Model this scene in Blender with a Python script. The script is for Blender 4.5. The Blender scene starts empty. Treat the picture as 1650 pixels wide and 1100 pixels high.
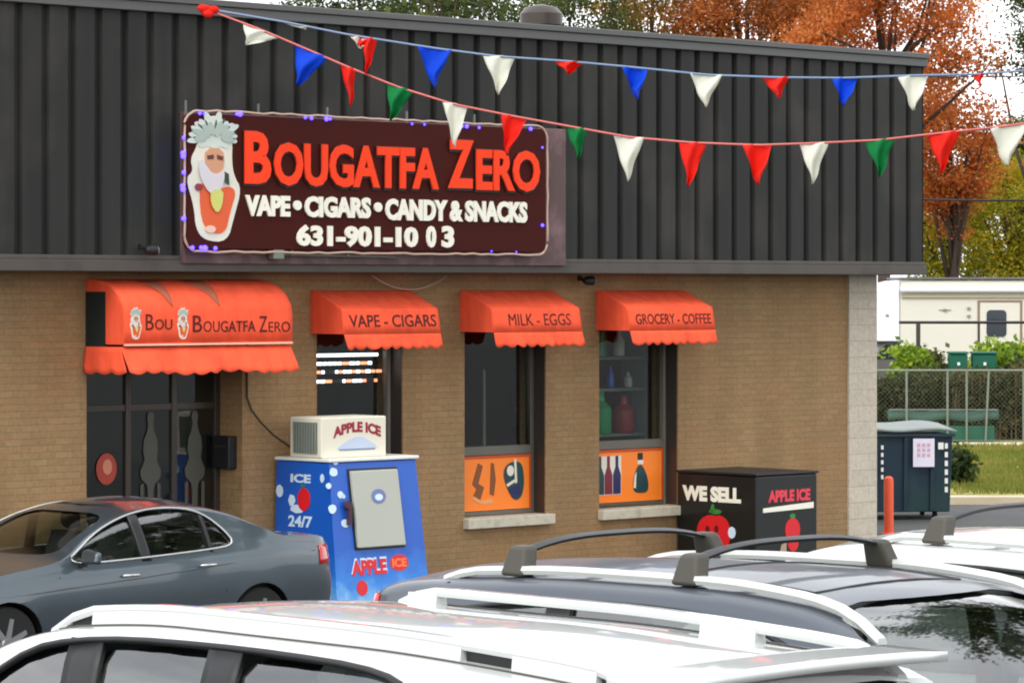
import bpy, bmesh, math, random
import numpy as np
from mathutils import Vector, Matrix
R = math.radians
rnd = random.Random(7)
scene = bpy.context.scene
COL = scene.collection

# ------------------------------------------------------------------ camera
EYE = 3.45
cam_d = bpy.data.cameras.new('camera')
cam_d.sensor_width = 36.0
cam_d.lens = 36.0 * 5500.0 / 1650.0
cam_d.clip_start = 0.3
cam_d.clip_end = 2500.0
cam_d.shift_y = -(550 - 465) / 1650.0
cam = bpy.data.objects.new('camera', cam_d)
COL.objects.link(cam)
cam.location = (0, 0, EYE)
cam.rotation_euler = (R(90), 0, 0)
scene.camera = cam

# ------------------------------------------------------------------ world, sun, exposure
SUN_ELEV, SUN_AZ = 48.0, 205.0        # overcast sky, brightest part behind the camera to the left
world = bpy.data.worlds.new("World")
scene.world = world
world.use_nodes = True
wn = world.node_tree
wn.nodes.clear()
sky = wn.nodes.new('ShaderNodeTexSky')
sky.sky_type = 'NISHITA'
sky.sun_disc = False
sky.sun_elevation = R(SUN_ELEV)
sky.sun_rotation = R(SUN_AZ)
sky.air_density = 1.8
sky.dust_density = 1.5
sky.ozone_density = 1.0
hsv = wn.nodes.new('ShaderNodeHueSaturation')
hsv.inputs['Saturation'].default_value = 0.22
bg = wn.nodes.new('ShaderNodeBackground')
bg.inputs['Strength'].default_value = 0.15
wo = wn.nodes.new('ShaderNodeOutputWorld')
wn.links.new(sky.outputs[0], hsv.inputs['Color'])
# thin overcast: a pale cloud layer with soft variation over the clear sky
wtc = wn.nodes.new('ShaderNodeTexCoord')
wnz = wn.nodes.new('ShaderNodeTexNoise'); wnz.inputs['Scale'].default_value = 2.5; wnz.inputs['Detail'].default_value = 6
wmp = wn.nodes.new('ShaderNodeMapping'); wmp.inputs['Scale'].default_value = (1, 1, 2.5)
wrp = wn.nodes.new('ShaderNodeValToRGB')
wrp.color_ramp.elements[0].position = 0.35; wrp.color_ramp.elements[0].color = (4.2, 4.4, 4.8, 1)
wrp.color_ramp.elements[1].position = 0.68; wrp.color_ramp.elements[1].color = (8.2, 8.3, 8.4, 1)
wmx = wn.nodes.new('ShaderNodeMix'); wmx.data_type = 'RGBA'; wmx.inputs['Factor'].default_value = 0.72
wn.links.new(wtc.outputs['Generated'], wmp.inputs['Vector']); wn.links.new(wmp.outputs[0], wnz.inputs['Vector'])
wn.links.new(wnz.outputs['Fac'], wrp.inputs[0])
wn.links.new(hsv.outputs[0], wmx.inputs['A']); wn.links.new(wrp.outputs[0], wmx.inputs['B'])
wn.links.new(wmx.outputs['Result'], bg.inputs['Color'])
wn.links.new(bg.outputs[0], wo.inputs['Surface'])
sun_d = bpy.data.lights.new('sun', 'SUN')
sun_d.energy = 0.6
sun_d.angle = R(25)
sun_d.color = (1.0, 0.96, 0.9)
sun = bpy.data.objects.new('sun', sun_d)
COL.objects.link(sun)
az = R(SUN_AZ)
sdir = Vector((math.sin(az) * math.cos(R(SUN_ELEV)), math.cos(az) * math.cos(R(SUN_ELEV)), math.sin(R(SUN_ELEV))))
sun.rotation_euler = sdir.to_track_quat('Z', 'Y').to_euler()
scene.view_settings.view_transform = 'Standard'
scene.view_settings.look = 'None'
scene.view_settings.gamma = 1.0
scene.view_settings.exposure = 1.12
scene.view_settings.use_curve_mapping = False
scene.cycles.max_bounces = 8
scene.cycles.transparent_max_bounces = 12
scene.cycles.use_denoising = True
scene.cycles.pixel_filter_type = 'BLACKMAN_HARRIS'
scene.cycles.filter_width = 2.0

# ------------------------------------------------------------------ facade frame (measured)
TH = math.atan(5500.0 / 5675.0)
C_, S_ = math.cos(TH), math.sin(TH)
P0 = (-1.5, 36.7)

def fac(t, o=0.0, z=0.0):
    """facade coordinates -> world: t along the wall, o out of the wall, z up"""
    return Vector((P0[0] + t * C_ + o * S_, P0[1] + t * S_ - o * C_, z))

def meas(x, y, o=0.0):
    """survey point on a plane o metres off the wall -> (t, z)"""
    k = (x - 825.0) / 5500.0
    X0 = P0[0] + o * S_
    Y0 = P0[1] - o * C_
    t = (k * Y0 - X0) / (C_ - k * S_)
    Y = Y0 + t * S_
    return t, EYE - (y - 465.0) * Y / 5500.0

def survey(x, y, Y):
    return Vector(((x - 825.0) / 5500.0 * Y, Y, EYE - (y - 465.0) * Y / 5500.0))

# ------------------------------------------------------------------ helpers
def tag(o, label=None, cat=None, group=None, kind=None):
    if label: o['label'] = label
    if cat: o['category'] = cat
    if group: o['group'] = group
    if kind: o['kind'] = kind
    return o

def empty(name, loc, rotz=0.0, label=None, cat=None, group=None):
    o = bpy.data.objects.new(name, None)
    COL.objects.link(o)
    o.location = loc
    o.rotation_euler = (0, 0, rotz)
    o.empty_display_size = 0.2
    return tag(o, label, cat, group)

class MB:
    def __init__(s):
        s.v = []; s.f = []; s.m = []
    def add(s, verts, faces, mi=0):
        b = len(s.v)
        s.v += [tuple(p) for p in verts]
        s.f += [tuple(b + i for i in f) for f in faces]
        s.m += [mi] * len(faces)
        return s
    def box(s, x0, x1, y0, y1, z0, z1, mi=0):
        v = [(x0,y0,z0),(x1,y0,z0),(x1,y1,z0),(x0,y1,z0),(x0,y0,z1),(x1,y0,z1),(x1,y1,z1),(x0,y1,z1)]
        return s.add(v, [(0,3,2,1),(4,5,6,7),(0,1,5,4),(1,2,6,5),(2,3,7,6),(3,0,4,7)], mi)
    def hexa(s, v, mi=0):
        return s.add(v, [(0,3,2,1),(4,5,6,7),(0,1,5,4),(1,2,6,5),(2,3,7,6),(3,0,4,7)], mi)
    def prism_y(s, poly, y0, y1, mi=0):
        """polygon (x,z), extruded between y0 (front, smaller y) and y1"""
        n = len(poly)
        a = sum(poly[i][0]*poly[(i+1)%n][1]-poly[(i+1)%n][0]*poly[i][1] for i in range(n))
        if a < 0: poly = poly[::-1]
        v = [(p[0], y0, p[1]) for p in poly] + [(p[0], y1, p[1]) for p in poly]
        f = [tuple(range(n)), tuple(range(2*n-1, n-1, -1))]
        for i in range(n):
            j = (i+1) % n
            f.append((i, n+i, n+j, j))
        return s.add(v, f, mi)
    def prism_x(s, poly, x0, x1, mi=0):
        """polygon (y,z) extruded along x"""
        n = len(poly)
        a = sum(poly[i][0]*poly[(i+1)%n][1]-poly[(i+1)%n][0]*poly[i][1] for i in range(n))
        if a < 0: poly = poly[::-1]
        v = [(x0, p[0], p[1]) for p in poly] + [(x1, p[0], p[1]) for p in poly]
        f = [tuple(range(n-1, -1, -1)), tuple(range(n, 2*n))]
        for i in range(n):
            j = (i+1) % n
            f.append((i, j, n+j, n+i))
        return s.add(v, f, mi)
    def prism_z(s, poly, z0, z1, mi=0):
        n = len(poly)
        a = sum(poly[i][0]*poly[(i+1)%n][1]-poly[(i+1)%n][0]*poly[i][1] for i in range(n))
        if a < 0: poly = poly[::-1]
        v = [(p[0], p[1], z0) for p in poly] + [(p[0], p[1], z1) for p in poly]
        f = [tuple(range(n-1, -1, -1)), tuple(range(n, 2*n))]
        for i in range(n):
            j = (i+1) % n
            f.append((i, j, n+j, n+i))
        return s.add(v, f, mi)
    def tube(s, pts, r, n=8, cap=True, closed=False, mi=0):
        pts = [Vector(p) for p in pts]
        rs = r if isinstance(r, (list, tuple)) else [r] * len(pts)
        b = len(s.v)
        N = len(pts)
        up = Vector((0, 0, 1))
        for i, p in enumerate(pts):
            if closed:
                d = pts[(i+1) % N] - pts[i-1]
            else:
                d = pts[min(i+1, N-1)] - pts[max(i-1, 0)]
            if d.length < 1e-9: d = Vector((0, 0, 1))
            d.normalize()
            a = d.cross(up)
            if a.length < 0.05: a = d.cross(Vector((1, 0, 0)))
            a.normalize(); c = d.cross(a)
            for k in range(n):
                an = 2 * math.pi * k / n
                s.v.append(tuple(p + (a * math.cos(an) + c * math.sin(an)) * rs[i]))
        for i in range(N if closed else N - 1):
            j = (i + 1) % N
            for k in range(n):
                l = (k + 1) % n
                s.f.append((b+i*n+k, b+i*n+l, b+j*n+l, b+j*n+k)); s.m.append(mi)
        if cap and not closed:
            s.f.append(tuple(b + k for k in range(n-1, -1, -1))); s.m.append(mi)
            s.f.append(tuple(b + (N-1)*n + k for k in range(n))); s.m.append(mi)
        return s
    def lathe(s, prof, axis='z', c=(0,0,0), n=24, mi=0):
        """profile (r, h)"""
        b = len(s.v)
        for (r, h) in prof:
            for k in range(n):
                a = 2*math.pi*k/n
                u, w = r*math.cos(a), r*math.sin(a)
                if axis == 'z': p = (c[0]+u, c[1]+w, c[2]+h)
                elif axis == 'y': p = (c[0]+u, c[1]+h, c[2]+w)
                else: p = (c[0]+h, c[1]+u, c[2]+w)
                s.v.append(p)
        for i in range(len(prof)-1):
            for k in range(n):
                l = (k+1) % n
                s.f.append((b+i*n+k, b+i*n+l, b+(i+1)*n+l, b+(i+1)*n+k)); s.m.append(mi)
        s.f.append(tuple(b+k for k in range(n-1,-1,-1))); s.m.append(mi)
        s.f.append(tuple(b+(len(prof)-1)*n+k for k in range(n))); s.m.append(mi)
        return s
    def blob(s, c, r, n=8, mi=0):
        cx, cy, cz = c
        rx, ry, rz = r if isinstance(r, (tuple, list)) else (r, r, r)
        b = len(s.v)
        m = max(4, n//2+1)
        for i in range(m+1):
            ph = math.pi*i/m
            for k in range(n):
                a = 2*math.pi*k/n
                s.v.append((cx+rx*math.sin(ph)*math.cos(a), cy+ry*math.sin(ph)*math.sin(a), cz+rz*math.cos(ph)))
        for i in range(m):
            for k in range(n):
                l = (k+1) % n
                s.f.append((b+i*n+k, b+(i+1)*n+k, b+(i+1)*n+l, b+i*n+l)); s.m.append(mi)
        return s
    def grid(s, fn, nu, nv, mi=0):
        b = len(s.v)
        for i in range(nu+1):
            for j in range(nv+1):
                s.v.append(tuple(fn(i/nu, j/nv)))
        for i in range(nu):
            for j in range(nv):
                a = b+i*(nv+1)+j
                s.f.append((a, a+1, a+nv+2, a+nv+1)); s.m.append(mi)
        return s
    def build(s, name, mat, parent=None, smooth=False, bevel=0.0, solid=0.0, seg=2, fix=True):
        me = bpy.data.meshes.new(name)
        me.from_pydata(s.v, [], s.f)
        mats = mat if isinstance(mat, (list, tuple)) else [mat]
        for m in mats: me.materials.append(m)
        if len(mats) > 1: me.polygons.foreach_set('material_index', s.m)
        if fix:
            bm = bmesh.new(); bm.from_mesh(me)
            bmesh.ops.remove_doubles(bm, verts=bm.verts, dist=1e-6)
            bmesh.ops.recalc_face_normals(bm, faces=bm.faces)
            bm.to_mesh(me); bm.free()
        if smooth:
            me.polygons.foreach_set('use_smooth', [True]*len(me.polygons))
            if smooth == 'auto':
                me.set_sharp_from_angle(angle=R(35))
        me.update()
        o = bpy.data.objects.new(name, me)
        COL.objects.link(o)
        if parent is not None: o.parent = parent
        if solid:
            md = o.modifiers.new('solid', 'SOLIDIFY'); md.thickness = solid; md.offset = 0
        if bevel:
            md = o.modifiers.new('bevel', 'BEVEL'); md.width = bevel; md.segments = seg
            md.limit_method = 'ANGLE'; md.angle_limit = R(40)
            me.polygons.foreach_set('use_smooth', [True]*len(me.polygons))
            md.harden_normals = True
        return o

_textcache = {}
def text_geo(txt, weight=0.02, res=3):
    key = (txt, weight)
    if key in _textcache: return _textcache[key]
    cu = bpy.data.curves.new('tmp_text', 'FONT')
    cu.body = txt; cu.size = 1.0; cu.offset = weight; cu.resolution_u = res
    cu.extrude = 0.5
    ob = bpy.data.objects.new('tmp_text', cu)
    COL.objects.link(ob)
    dg = bpy.context.evaluated_depsgraph_get()
    me = bpy.data.meshes.new_from_object(ob.evaluated_get(dg))
    vs = [tuple(v.co) for v in me.vertices]
    fs = [tuple(p.vertices) for p in me.polygons]
    bpy.data.objects.remove(ob); bpy.data.curves.remove(cu); bpy.data.meshes.remove(me)
    _textcache[key] = (vs, fs)
    return vs, fs

def add_text(mb, txt, x0, x1, z0, z1, y, depth=0.01, weight=0.02, place=None, arch=0.0, mi=0):
    """lettering filling the rectangle x0..x1, z0..z1, front face at y-depth. place(x,z,d)->point maps it to another surface"""
    vs, fs = text_geo(txt, weight)
    ax = [v[0] for v in vs]; ay = [v[1] for v in vs]
    a0, a1, b0, b1 = min(ax), max(ax), min(ay), max(ay)
    out = []
    for v in vs:
        u = (v[0]-a0)/(a1-a0); w = (v[1]-b0)/(b1-b0)
        X = x0+(x1-x0)*u; Z = z0+(z1-z0)*w + arch*(1-(2*u-1)**2)
        d = depth if v[2] > 0 else 0.0
        out.append(place(X, Z, d) if place else (X, y-d, Z))
    mb.add(out, fs, mi)
    return mb

def rounded(x0, x1, z0, z1, r, n=4):
    p = []
    for cx, cz, a0 in ((x1-r, z0+r, -90), (x1-r, z1-r, 0), (x0+r, z1-r, 90), (x0+r, z0+r, 180)):
        for k in range(n+1):
            a = R(a0 + 90*k/n)
            p.append((cx + r*math.cos(a), cz + r*math.sin(a)))
    return p

def chaikin(p, it=2):
    for _ in range(it):
        q = []
        for i in range(len(p)):
            a, b = p[i], p[(i+1) % len(p)]
            q.append((a[0]*.75+b[0]*.25, a[1]*.75+b[1]*.25))
            q.append((a[0]*.25+b[0]*.75, a[1]*.25+b[1]*.75))
        p = q
    return p

# ------------------------------------------------------------------ materials
def srgb(r, g, b):
    f = lambda c: ((c/255+0.055)/1.055)**2.4 if c > 10 else c/255/12.92
    return (f(r), f(g), f(b), 1.0)

def new_mat(name):
    m = bpy.data.materials.new(name)
    m.use_nodes = True
    return m, m.node_tree.nodes, m.node_tree.links, m.node_tree.nodes['Principled BSDF']

def mat(name, col, rough=0.6, metal=0.0, coat=0.0, var=0.12, scale=3.0, bump=0.0, bscale=40.0, spec=0.5, dirt=None, ds=1.5):
    """painted / plain surface with slight large and small variation"""
    m, N, L, P = new_mat(name)
    tc = N.new('ShaderNodeTexCoord')
    nz = N.new('ShaderNodeTexNoise'); nz.inputs['Scale'].default_value = scale; nz.inputs['Detail'].default_value = 5
    L.new(tc.outputs['Object'], nz.inputs['Vector'])
    mx = N.new('ShaderNodeMix'); mx.data_type = 'RGBA'
    c = col
    mx.inputs['A'].default_value = (c[0]*(1-var), c[1]*(1-var), c[2]*(1-var), 1)
    mx.inputs['B'].default_value = (min(1,c[0]*(1+var)), min(1,c[1]*(1+var)), min(1,c[2]*(1+var)), 1)
    L.new(nz.outputs['Fac'], mx.inputs['Factor'])
    out = mx.outputs['Result']
    if dirt:
        n2 = N.new('ShaderNodeTexNoise'); n2.inputs['Scale'].default_value = ds; n2.inputs['Detail'].default_value = 8
        L.new(tc.outputs['Object'], n2.inputs['Vector'])
        rp = N.new('ShaderNodeMapRange'); rp.inputs['From Min'].default_value = 0.5; rp.inputs['From Max'].default_value = 0.75
        rp.inputs['To Max'].default_value = 0.7
        L.new(n2.outputs['Fac'], rp.inputs['Value'])
        m2 = N.new('ShaderNodeMix'); m2.data_type = 'RGBA'
        L.new(rp.outputs['Result'], m2.inputs['Factor'])
        L.new(out, m2.inputs['A']); m2.inputs['B'].default_value = dirt
        out = m2.outputs['Result']
    L.new(out, P.inputs['Base Color'])
    mr = N.new('ShaderNodeMapRange'); mr.inputs['To Min'].default_value = max(0, rough-.08); mr.inputs['To Max'].default_value = min(1, rough+.08)
    L.new(nz.outputs['Fac'], mr.inputs['Value'])
    L.new(mr.outputs['Result'], P.inputs['Roughness'])
    P.inputs['Metallic'].default_value = metal
    P.inputs['Coat Weight'].default_value = coat
    P.inputs['Coat Roughness'].default_value = 0.06
    P.inputs['Specular IOR Level'].default_value = spec
    if bump:
        n3 = N.new('ShaderNodeTexNoise'); n3.inputs['Scale'].default_value = bscale; n3.inputs['Detail'].default_value = 4
        L.new(tc.outputs['Object'], n3.inputs['Vector'])
        bp = N.new('ShaderNodeBump'); bp.inputs['Strength'].default_value = bump; bp.inputs['Distance'].default_value = 0.02
        L.new(n3.outputs['Fac'], bp.inputs['Height'])
        L.new(bp.outputs['Normal'], P.inputs['Normal'])
    return m

def emit(name, col, strength):
    m, N, L, P = new_mat(name)
    P.inputs['Base Color'].default_value = col
    P.inputs['Emission Color'].default_value = col
    P.inputs['Emission Strength'].default_value = strength
    return m

def brick_mat(name, c1, c2, c3, mortar, bw=0.205, rh=0.068):
    m, N, L, P = new_mat(name)
    tc = N.new('ShaderNodeTexCoord')
    sp = N.new('ShaderNodeSeparateXYZ'); L.new(tc.outputs['Object'], sp.inputs[0])
    ad = N.new('ShaderNodeMath'); ad.operation = 'ADD'
    L.new(sp.outputs['X'], ad.inputs[0]); L.new(sp.outputs['Y'], ad.inputs[1])
    cb = N.new('ShaderNodeCombineXYZ')
    L.new(ad.outputs[0], cb.inputs['X']); L.new(sp.outputs['Z'], cb.inputs['Y'])
    bt = N.new('ShaderNodeTexBrick')
    bt.inputs['Scale'].default_value = 1.0
    bt.inputs['Brick Width'].default_value = bw
    bt.inputs['Row Height'].default_value = rh
    bt.inputs['Mortar Size'].default_value = 0.006
    bt.inputs['Mortar Smooth'].default_value = 0.3
    bt.inputs['Bias'].default_value = 0.0
    bt.inputs['Color1'].default_value = c1
    bt.inputs['Color2'].default_value = c2
    bt.inputs['Mortar'].default_value = mortar
    L.new(cb.outputs[0], bt.inputs['Vector'])
    # broad blotches of slightly different brick batches plus row streaks
    n1 = N.new('ShaderNodeTexNoise'); n1.inputs['Scale'].default_value = 0.9; n1.inputs['Detail'].default_value = 6
    L.new(tc.outputs['Object'], n1.inputs['Vector'])
    cb2 = N.new('ShaderNodeVectorMath'); cb2.operation = 'MULTIPLY'; cb2.inputs[1].default_value = (1.3, 14.7, 0)
    L.new(cb.outputs[0], cb2.inputs[0])
    n2 = N.new('ShaderNodeTexNoise'); n2.inputs['Scale'].default_value = 1.0; n2.inputs['Detail'].default_value = 3
    L.new(cb2.outputs[0], n2.inputs['Vector'])
    am = N.new('ShaderNodeMath'); am.operation = 'MULTIPLY_ADD'; am.inputs[1].default_value = 0.5
    L.new(n2.outputs['Fac'], am.inputs[0]);
    hf = N.new('ShaderNodeMath'); hf.operation = 'MULTIPLY'; hf.inputs[1].default_value = 0.5
    L.new(n1.outputs['Fac'], hf.inputs[0]); L.new(hf.outputs[0], am.inputs[2])
    mr = N.new('ShaderNodeMapRange'); mr.inputs['From Min'].default_value = 0.40; mr.inputs['From Max'].default_value = 0.62
    L.new(am.outputs[0], mr.inputs['Value'])
    mx = N.new('ShaderNodeMix'); mx.data_type = 'RGBA'; mx.inputs['B'].default_value = c3
    ms = N.new('ShaderNodeMath'); ms.operation = 'MULTIPLY'; ms.inputs[1].default_value = 0.6
    L.new(mr.outputs['Result'], ms.inputs[0]); L.new(ms.outputs[0], mx.inputs['Factor'])
    L.new(bt.outputs['Color'], mx.inputs['A'])
    # weathering grime: fine value noise
    n4 = N.new('ShaderNodeTexNoise'); n4.inputs['Scale'].default_value = 22; n4.inputs['Detail'].default_value = 4
    L.new(tc.outputs['Object'], n4.inputs['Vector'])
    r4 = N.new('ShaderNodeMapRange'); r4.inputs['To Min'].default_value = 0.72; r4.inputs['To Max'].default_value = 1.28
    L.new(n4.outputs['Fac'], r4.inputs['Value'])
    vm = N.new('ShaderNodeVectorMath'); vm.operation = 'SCALE'
    L.new(mx.outputs['Result'], vm.inputs[0]); L.new(r4.outputs['Result'], vm.inputs['Scale'])
    L.new(vm.outputs[0], P.inputs['Base Color'])
    P.inputs['Roughness'].default_value = 0.9
    P.inputs['Specular IOR Level'].default_value = 0.25
    bp = N.new('ShaderNodeBump'); bp.inputs['Strength'].default_value = 0.6; bp.inputs['Distance'].default_value = 0.008
    inv = N.new('ShaderNodeMath'); inv.operation = 'SUBTRACT'; inv.inputs[0].default_value = 1.0
    L.new(bt.outputs['Fac'], inv.inputs[1]); L.new(inv.outputs[0], bp.inputs['Height'])
    L.new(bp.outputs['Normal'], P.inputs['Normal'])
    return m

def leaf_mat(name, cols, rough=0.6):
    """leaf colour differs leaf by leaf and clump by clump"""
    m, N, L, P = new_mat(name)
    g = N.new('ShaderNodeNewGeometry')
    tc = N.new('ShaderNodeTexCoord')
    nz = N.new('ShaderNodeTexNoise'); nz.inputs['Scale'].default_value = 0.55; nz.inputs['Detail'].default_value = 3
    L.new(tc.outputs['Object'], nz.inputs['Vector'])
    a = N.new('ShaderNodeMath'); a.operation = 'MULTIPLY'; a.inputs[1].default_value = 0.45
    L.new(g.outputs['Random Per Island'], a.inputs[0])
    b = N.new('ShaderNodeMapRange'); b.inputs['From Min'].default_value = 0.32; b.inputs['From Max'].default_value = 0.68
    b.inputs['To Max'].default_value = 0.55
    L.new(nz.outputs['Fac'], b.inputs['Value'])
    c = N.new('ShaderNodeMath'); c.operation = 'ADD'
    L.new(a.outputs[0], c.inputs[0]); L.new(b.outputs['Result'], c.inputs[1])
    cr = N.new('ShaderNodeValToRGB')
    el = cr.color_ramp.elements
    el[0].color = cols[0]; el[0].position = 0.0
    el[1].color = cols[-1]; el[1].position = 1.0
    for i, cc in enumerate(cols[1:-1]):
        e = el.new((i+1)/(len(cols)-1)); e.color = cc
    L.new(c.outputs[0], cr.inputs[0])
    L.new(cr.outputs[0], P.inputs['Base Color'])
    P.inputs['Roughness'].default_value = rough
    P.inputs['Specular IOR Level'].default_value = 0.3
    tr = N.new('ShaderNodeBsdfTranslucent'); L.new(cr.outputs[0], tr.inputs['Color'])
    ms = N.new('ShaderNodeMixShader'); ms.inputs[0].default_value = 0.5
    L.new(P.outputs[0], ms.inputs[1]); L.new(tr.outputs[0], ms.inputs[2])
    L.new(ms.outputs[0], N['Material Output'].inputs['Surface'])
    return m

def glass_mat(name, tint=(0.5, 0.55, 0.52), trans=0.6, rough=0.03, refl=0.06):
    m, N, L, P = new_mat(name)
    gl = N.new('ShaderNodeBsdfGlossy'); gl.inputs['Roughness'].default_value = rough
    tb = N.new('ShaderNodeBsdfTransparent'); tb.inputs['Color'].default_value = (tint[0]*trans, tint[1]*trans, tint[2]*trans, 1)
    lw = N.new('ShaderNodeLayerWeight'); lw.inputs['Blend'].default_value = 0.5
    pw = N.new('ShaderNodeMath'); pw.operation = 'POWER'; pw.inputs[1].default_value = 4.0
    L.new(lw.outputs['Facing'], pw.inputs[0])
    fr = N.new('ShaderNodeMath'); fr.operation = 'MULTIPLY_ADD'; fr.inputs[1].default_value = 0.9; fr.inputs[2].default_value = refl
    L.new(pw.outputs[0], fr.inputs[0])
    tc = N.new('ShaderNodeTexCoord')
    nz = N.new('ShaderNodeTexNoise'); nz.inputs['Scale'].default_value = 2.2; nz.inputs['Detail'].default_value = 1
    L.new(tc.outputs['Object'], nz.inputs['Vector'])
    bp = N.new('ShaderNodeBump'); bp.inputs['Strength'].default_value = 0.05; bp.inputs['Distance'].default_value = 0.05
    L.new(nz.outputs['Fac'], bp.inputs['Height']); L.new(bp.outputs['Normal'], gl.inputs['Normal'])
    ms = N.new('ShaderNodeMixShader')
    L.new(fr.outputs[0], ms.inputs[0]); L.new(tb.outputs[0], ms.inputs[1]); L.new(gl.outputs[0], ms.inputs[2])
    L.new(ms.outputs[0], N['Material Output'].inputs['Surface'])
    return m

def paint_mat(name, col, metal=0.0, rough=0.35, coat=1.0):
    m, N, L, P = new_mat(name)
    tc = N.new('ShaderNodeTexCoord')
    nz = N.new('ShaderNodeTexNoise'); nz.inputs['Scale'].default_value = 1.4; nz.inputs['Detail'].default_value = 6
    L.new(tc.outputs['Object'], nz.inputs['Vector'])
    mx = N.new('ShaderNodeMix'); mx.data_type = 'RGBA'
    mx.inputs['A'].default_value = (col[0]*.93, col[1]*.93, col[2]*.92, 1)
    mx.inputs['B'].default_value = (min(1,col[0]*1.05), min(1,col[1]*1.05), min(1,col[2]*1.05), 1)
    L.new(nz.outputs['Fac'], mx.inputs['Factor']); L.new(mx.outputs['Result'], P.inputs['Base Color'])
    P.inputs['Metallic'].default_value = metal
    P.inputs['Roughness'].default_value = rough
    P.inputs['Coat Weight'].default_value = coat
    P.inputs['Coat Roughness'].default_value = 0.04
    return m

M = {}
M['brick'] = brick_mat('tan_brick', srgb(156,128,92), srgb(145,118,83), srgb(158,120,82), srgb(138,117,88))
M['pale_brick'] = brick_mat('pale_painted_block', srgb(200,190,172), srgb(194,184,166), srgb(186,176,160), srgb(178,168,152), 0.4, 0.2)
M['metal_dark'] = mat('dark_ribbed_metal', srgb(44,45,42), 0.6, 0.0, spec=0.25, var=0.12, scale=0.8, dirt=srgb(70,64,60), ds=1.2)
def add_streaks(m, lo=.78, hi=1.15, sx=5.0, sz=.25):
    N, L = m.node_tree.nodes, m.node_tree.links; P = N['Principled BSDF']
    src = P.inputs['Base Color'].links[0].from_socket
    tc = N.new('ShaderNodeTexCoord'); vm = N.new('ShaderNodeVectorMath'); vm.operation = 'MULTIPLY'; vm.inputs[1].default_value = (sx, sx, sz)
    L.new(tc.outputs['Object'], vm.inputs[0])
    nz = N.new('ShaderNodeTexNoise'); nz.inputs['Scale'].default_value = 1.0; nz.inputs['Detail'].default_value = 6; L.new(vm.outputs[0], nz.inputs['Vector'])
    mr = N.new('ShaderNodeMapRange'); mr.inputs['From Min'].default_value = .3; mr.inputs['From Max'].default_value = .7; mr.inputs['To Min'].default_value = lo; mr.inputs['To Max'].default_value = hi
    L.new(nz.outputs['Fac'], mr.inputs['Value'])
    sc_ = N.new('ShaderNodeVectorMath'); sc_.operation = 'SCALE'; L.new(src, sc_.inputs[0]); L.new(mr.outputs['Result'], sc_.inputs['Scale'])
    L.new(sc_.outputs[0], P.inputs['Base Color'])
add_streaks(M['metal_dark']); add_streaks(M['brick'], .86, 1.1, 2.2, .35)
M['trim'] = mat('weathered_brown_trim', srgb(78,71,65), 0.55, var=0.12, scale=5, dirt=srgb(60,54,50), ds=3)
M['coping'] = mat('grey_coping_metal', srgb(92,92,90), 0.5, 0.1, var=0.1, scale=2)
M['backing'] = mat('purple_brown_sheet', srgb(92,68,66), 0.6, var=0.15, scale=2, dirt=srgb(140,110,112), ds=4)
M['soffit'] = mat('soffit_board', srgb(84,74,64), 0.8)
M['roofing'] = mat('flat_roof_felt', srgb(60,58,56), 0.9, bump=0.3)
M['sign_brown'] = mat('sign_dark_maroon', srgb(66,20,14), 0.6, var=0.15, spec=0.12)
M['letter_red'] = mat('letter_coral_red', srgb(255,70,34), 0.55, var=0.04, spec=0.15)
M['letter_white'] = mat('letter_warm_white', srgb(244,240,222), 0.4, var=0.03)
M['letter_backing'] = mat('letter_black_edge', srgb(18,10,8), 0.5)  # black backing letters behind the red name
M['awning'] = mat('orange_awning_canvas', srgb(254,96,64), 0.85, var=0.08, scale=5, bump=0.25, bscale=14, spec=0.1, dirt=srgb(226,84,58), ds=2.6)
M['awning_text'] = mat('maroon_awning_print', srgb(84,14,8), 0.8)
M['awning_edge'] = mat('pale_awning_piping', srgb(250,190,160), 0.7)
M['dark_green'] = mat('awning_inside_shade', srgb(16,30,26), 0.8)
M['bronze'] = mat('dark_bronze_frame', srgb(66,58,52), 0.4, 0.3)
M['greyframe'] = mat('grey_window_frame', srgb(104,100,90), 0.5, 0.2)
M['black'] = mat('black_plastic', srgb(22,22,24), 0.5)
M['rubber'] = mat('tyre_rubber', srgb(26,26,26), 0.85)
M['interior'] = mat('interior_dark_wall', srgb(96,104,98), 0.9)
M['interior_floor'] = mat('interior_floor', srgb(70,64,58), 0.8)
M['shopglass'] = glass_mat('shop_glass', (0.72,0.82,0.78), 0.95, refl=0.11)
M['carglass'] = glass_mat('car_glass', (0.62,0.70,0.66), 0.8, refl=0.20)
M['stone'] = mat('pale_stone_sill', srgb(196,188,168), 0.85, var=0.12, scale=8, bump=0.2, dirt=srgb(150,142,124), ds=9)
M['poster_orange'] = mat('orange_poster', srgb(255,132,34), 0.5, var=0.04)
M['poster_white'] = mat('poster_pale_print', srgb(224,216,200), 0.5)
M['navy'] = mat('navy_print', srgb(28,34,84), 0.5)
M['maroon'] = mat('maroon_print', srgb(120,26,50), 0.5)
M['teal'] = mat('dark_teal_print', srgb(22,60,64), 0.5)
M['olive_brown'] = mat('brown_print', srgb(130,72,32), 0.5)
M['blue'] = mat('ice_machine_blue', srgb(14,84,186), 0.35, coat=0.3, var=0.12, scale=1.2)
M['whitepaint'] = mat('white_enamel', srgb(232,232,224), 0.4, var=0.03)
M['ivory'] = mat('ivory_enamel', srgb(226,220,200), 0.45, var=0.04)
M['ice_door'] = mat('grey_door_enamel', srgb(176,178,166), 0.45, var=0.04)
M['apple_red'] = mat('apple_red_print', srgb(216,24,34), 0.45)
M['leaf_green'] = mat('green_print', srgb(52,132,52), 0.5)
M['ice_blue'] = mat('pale_ice_print', srgb(206,228,244), 0.4)
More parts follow.
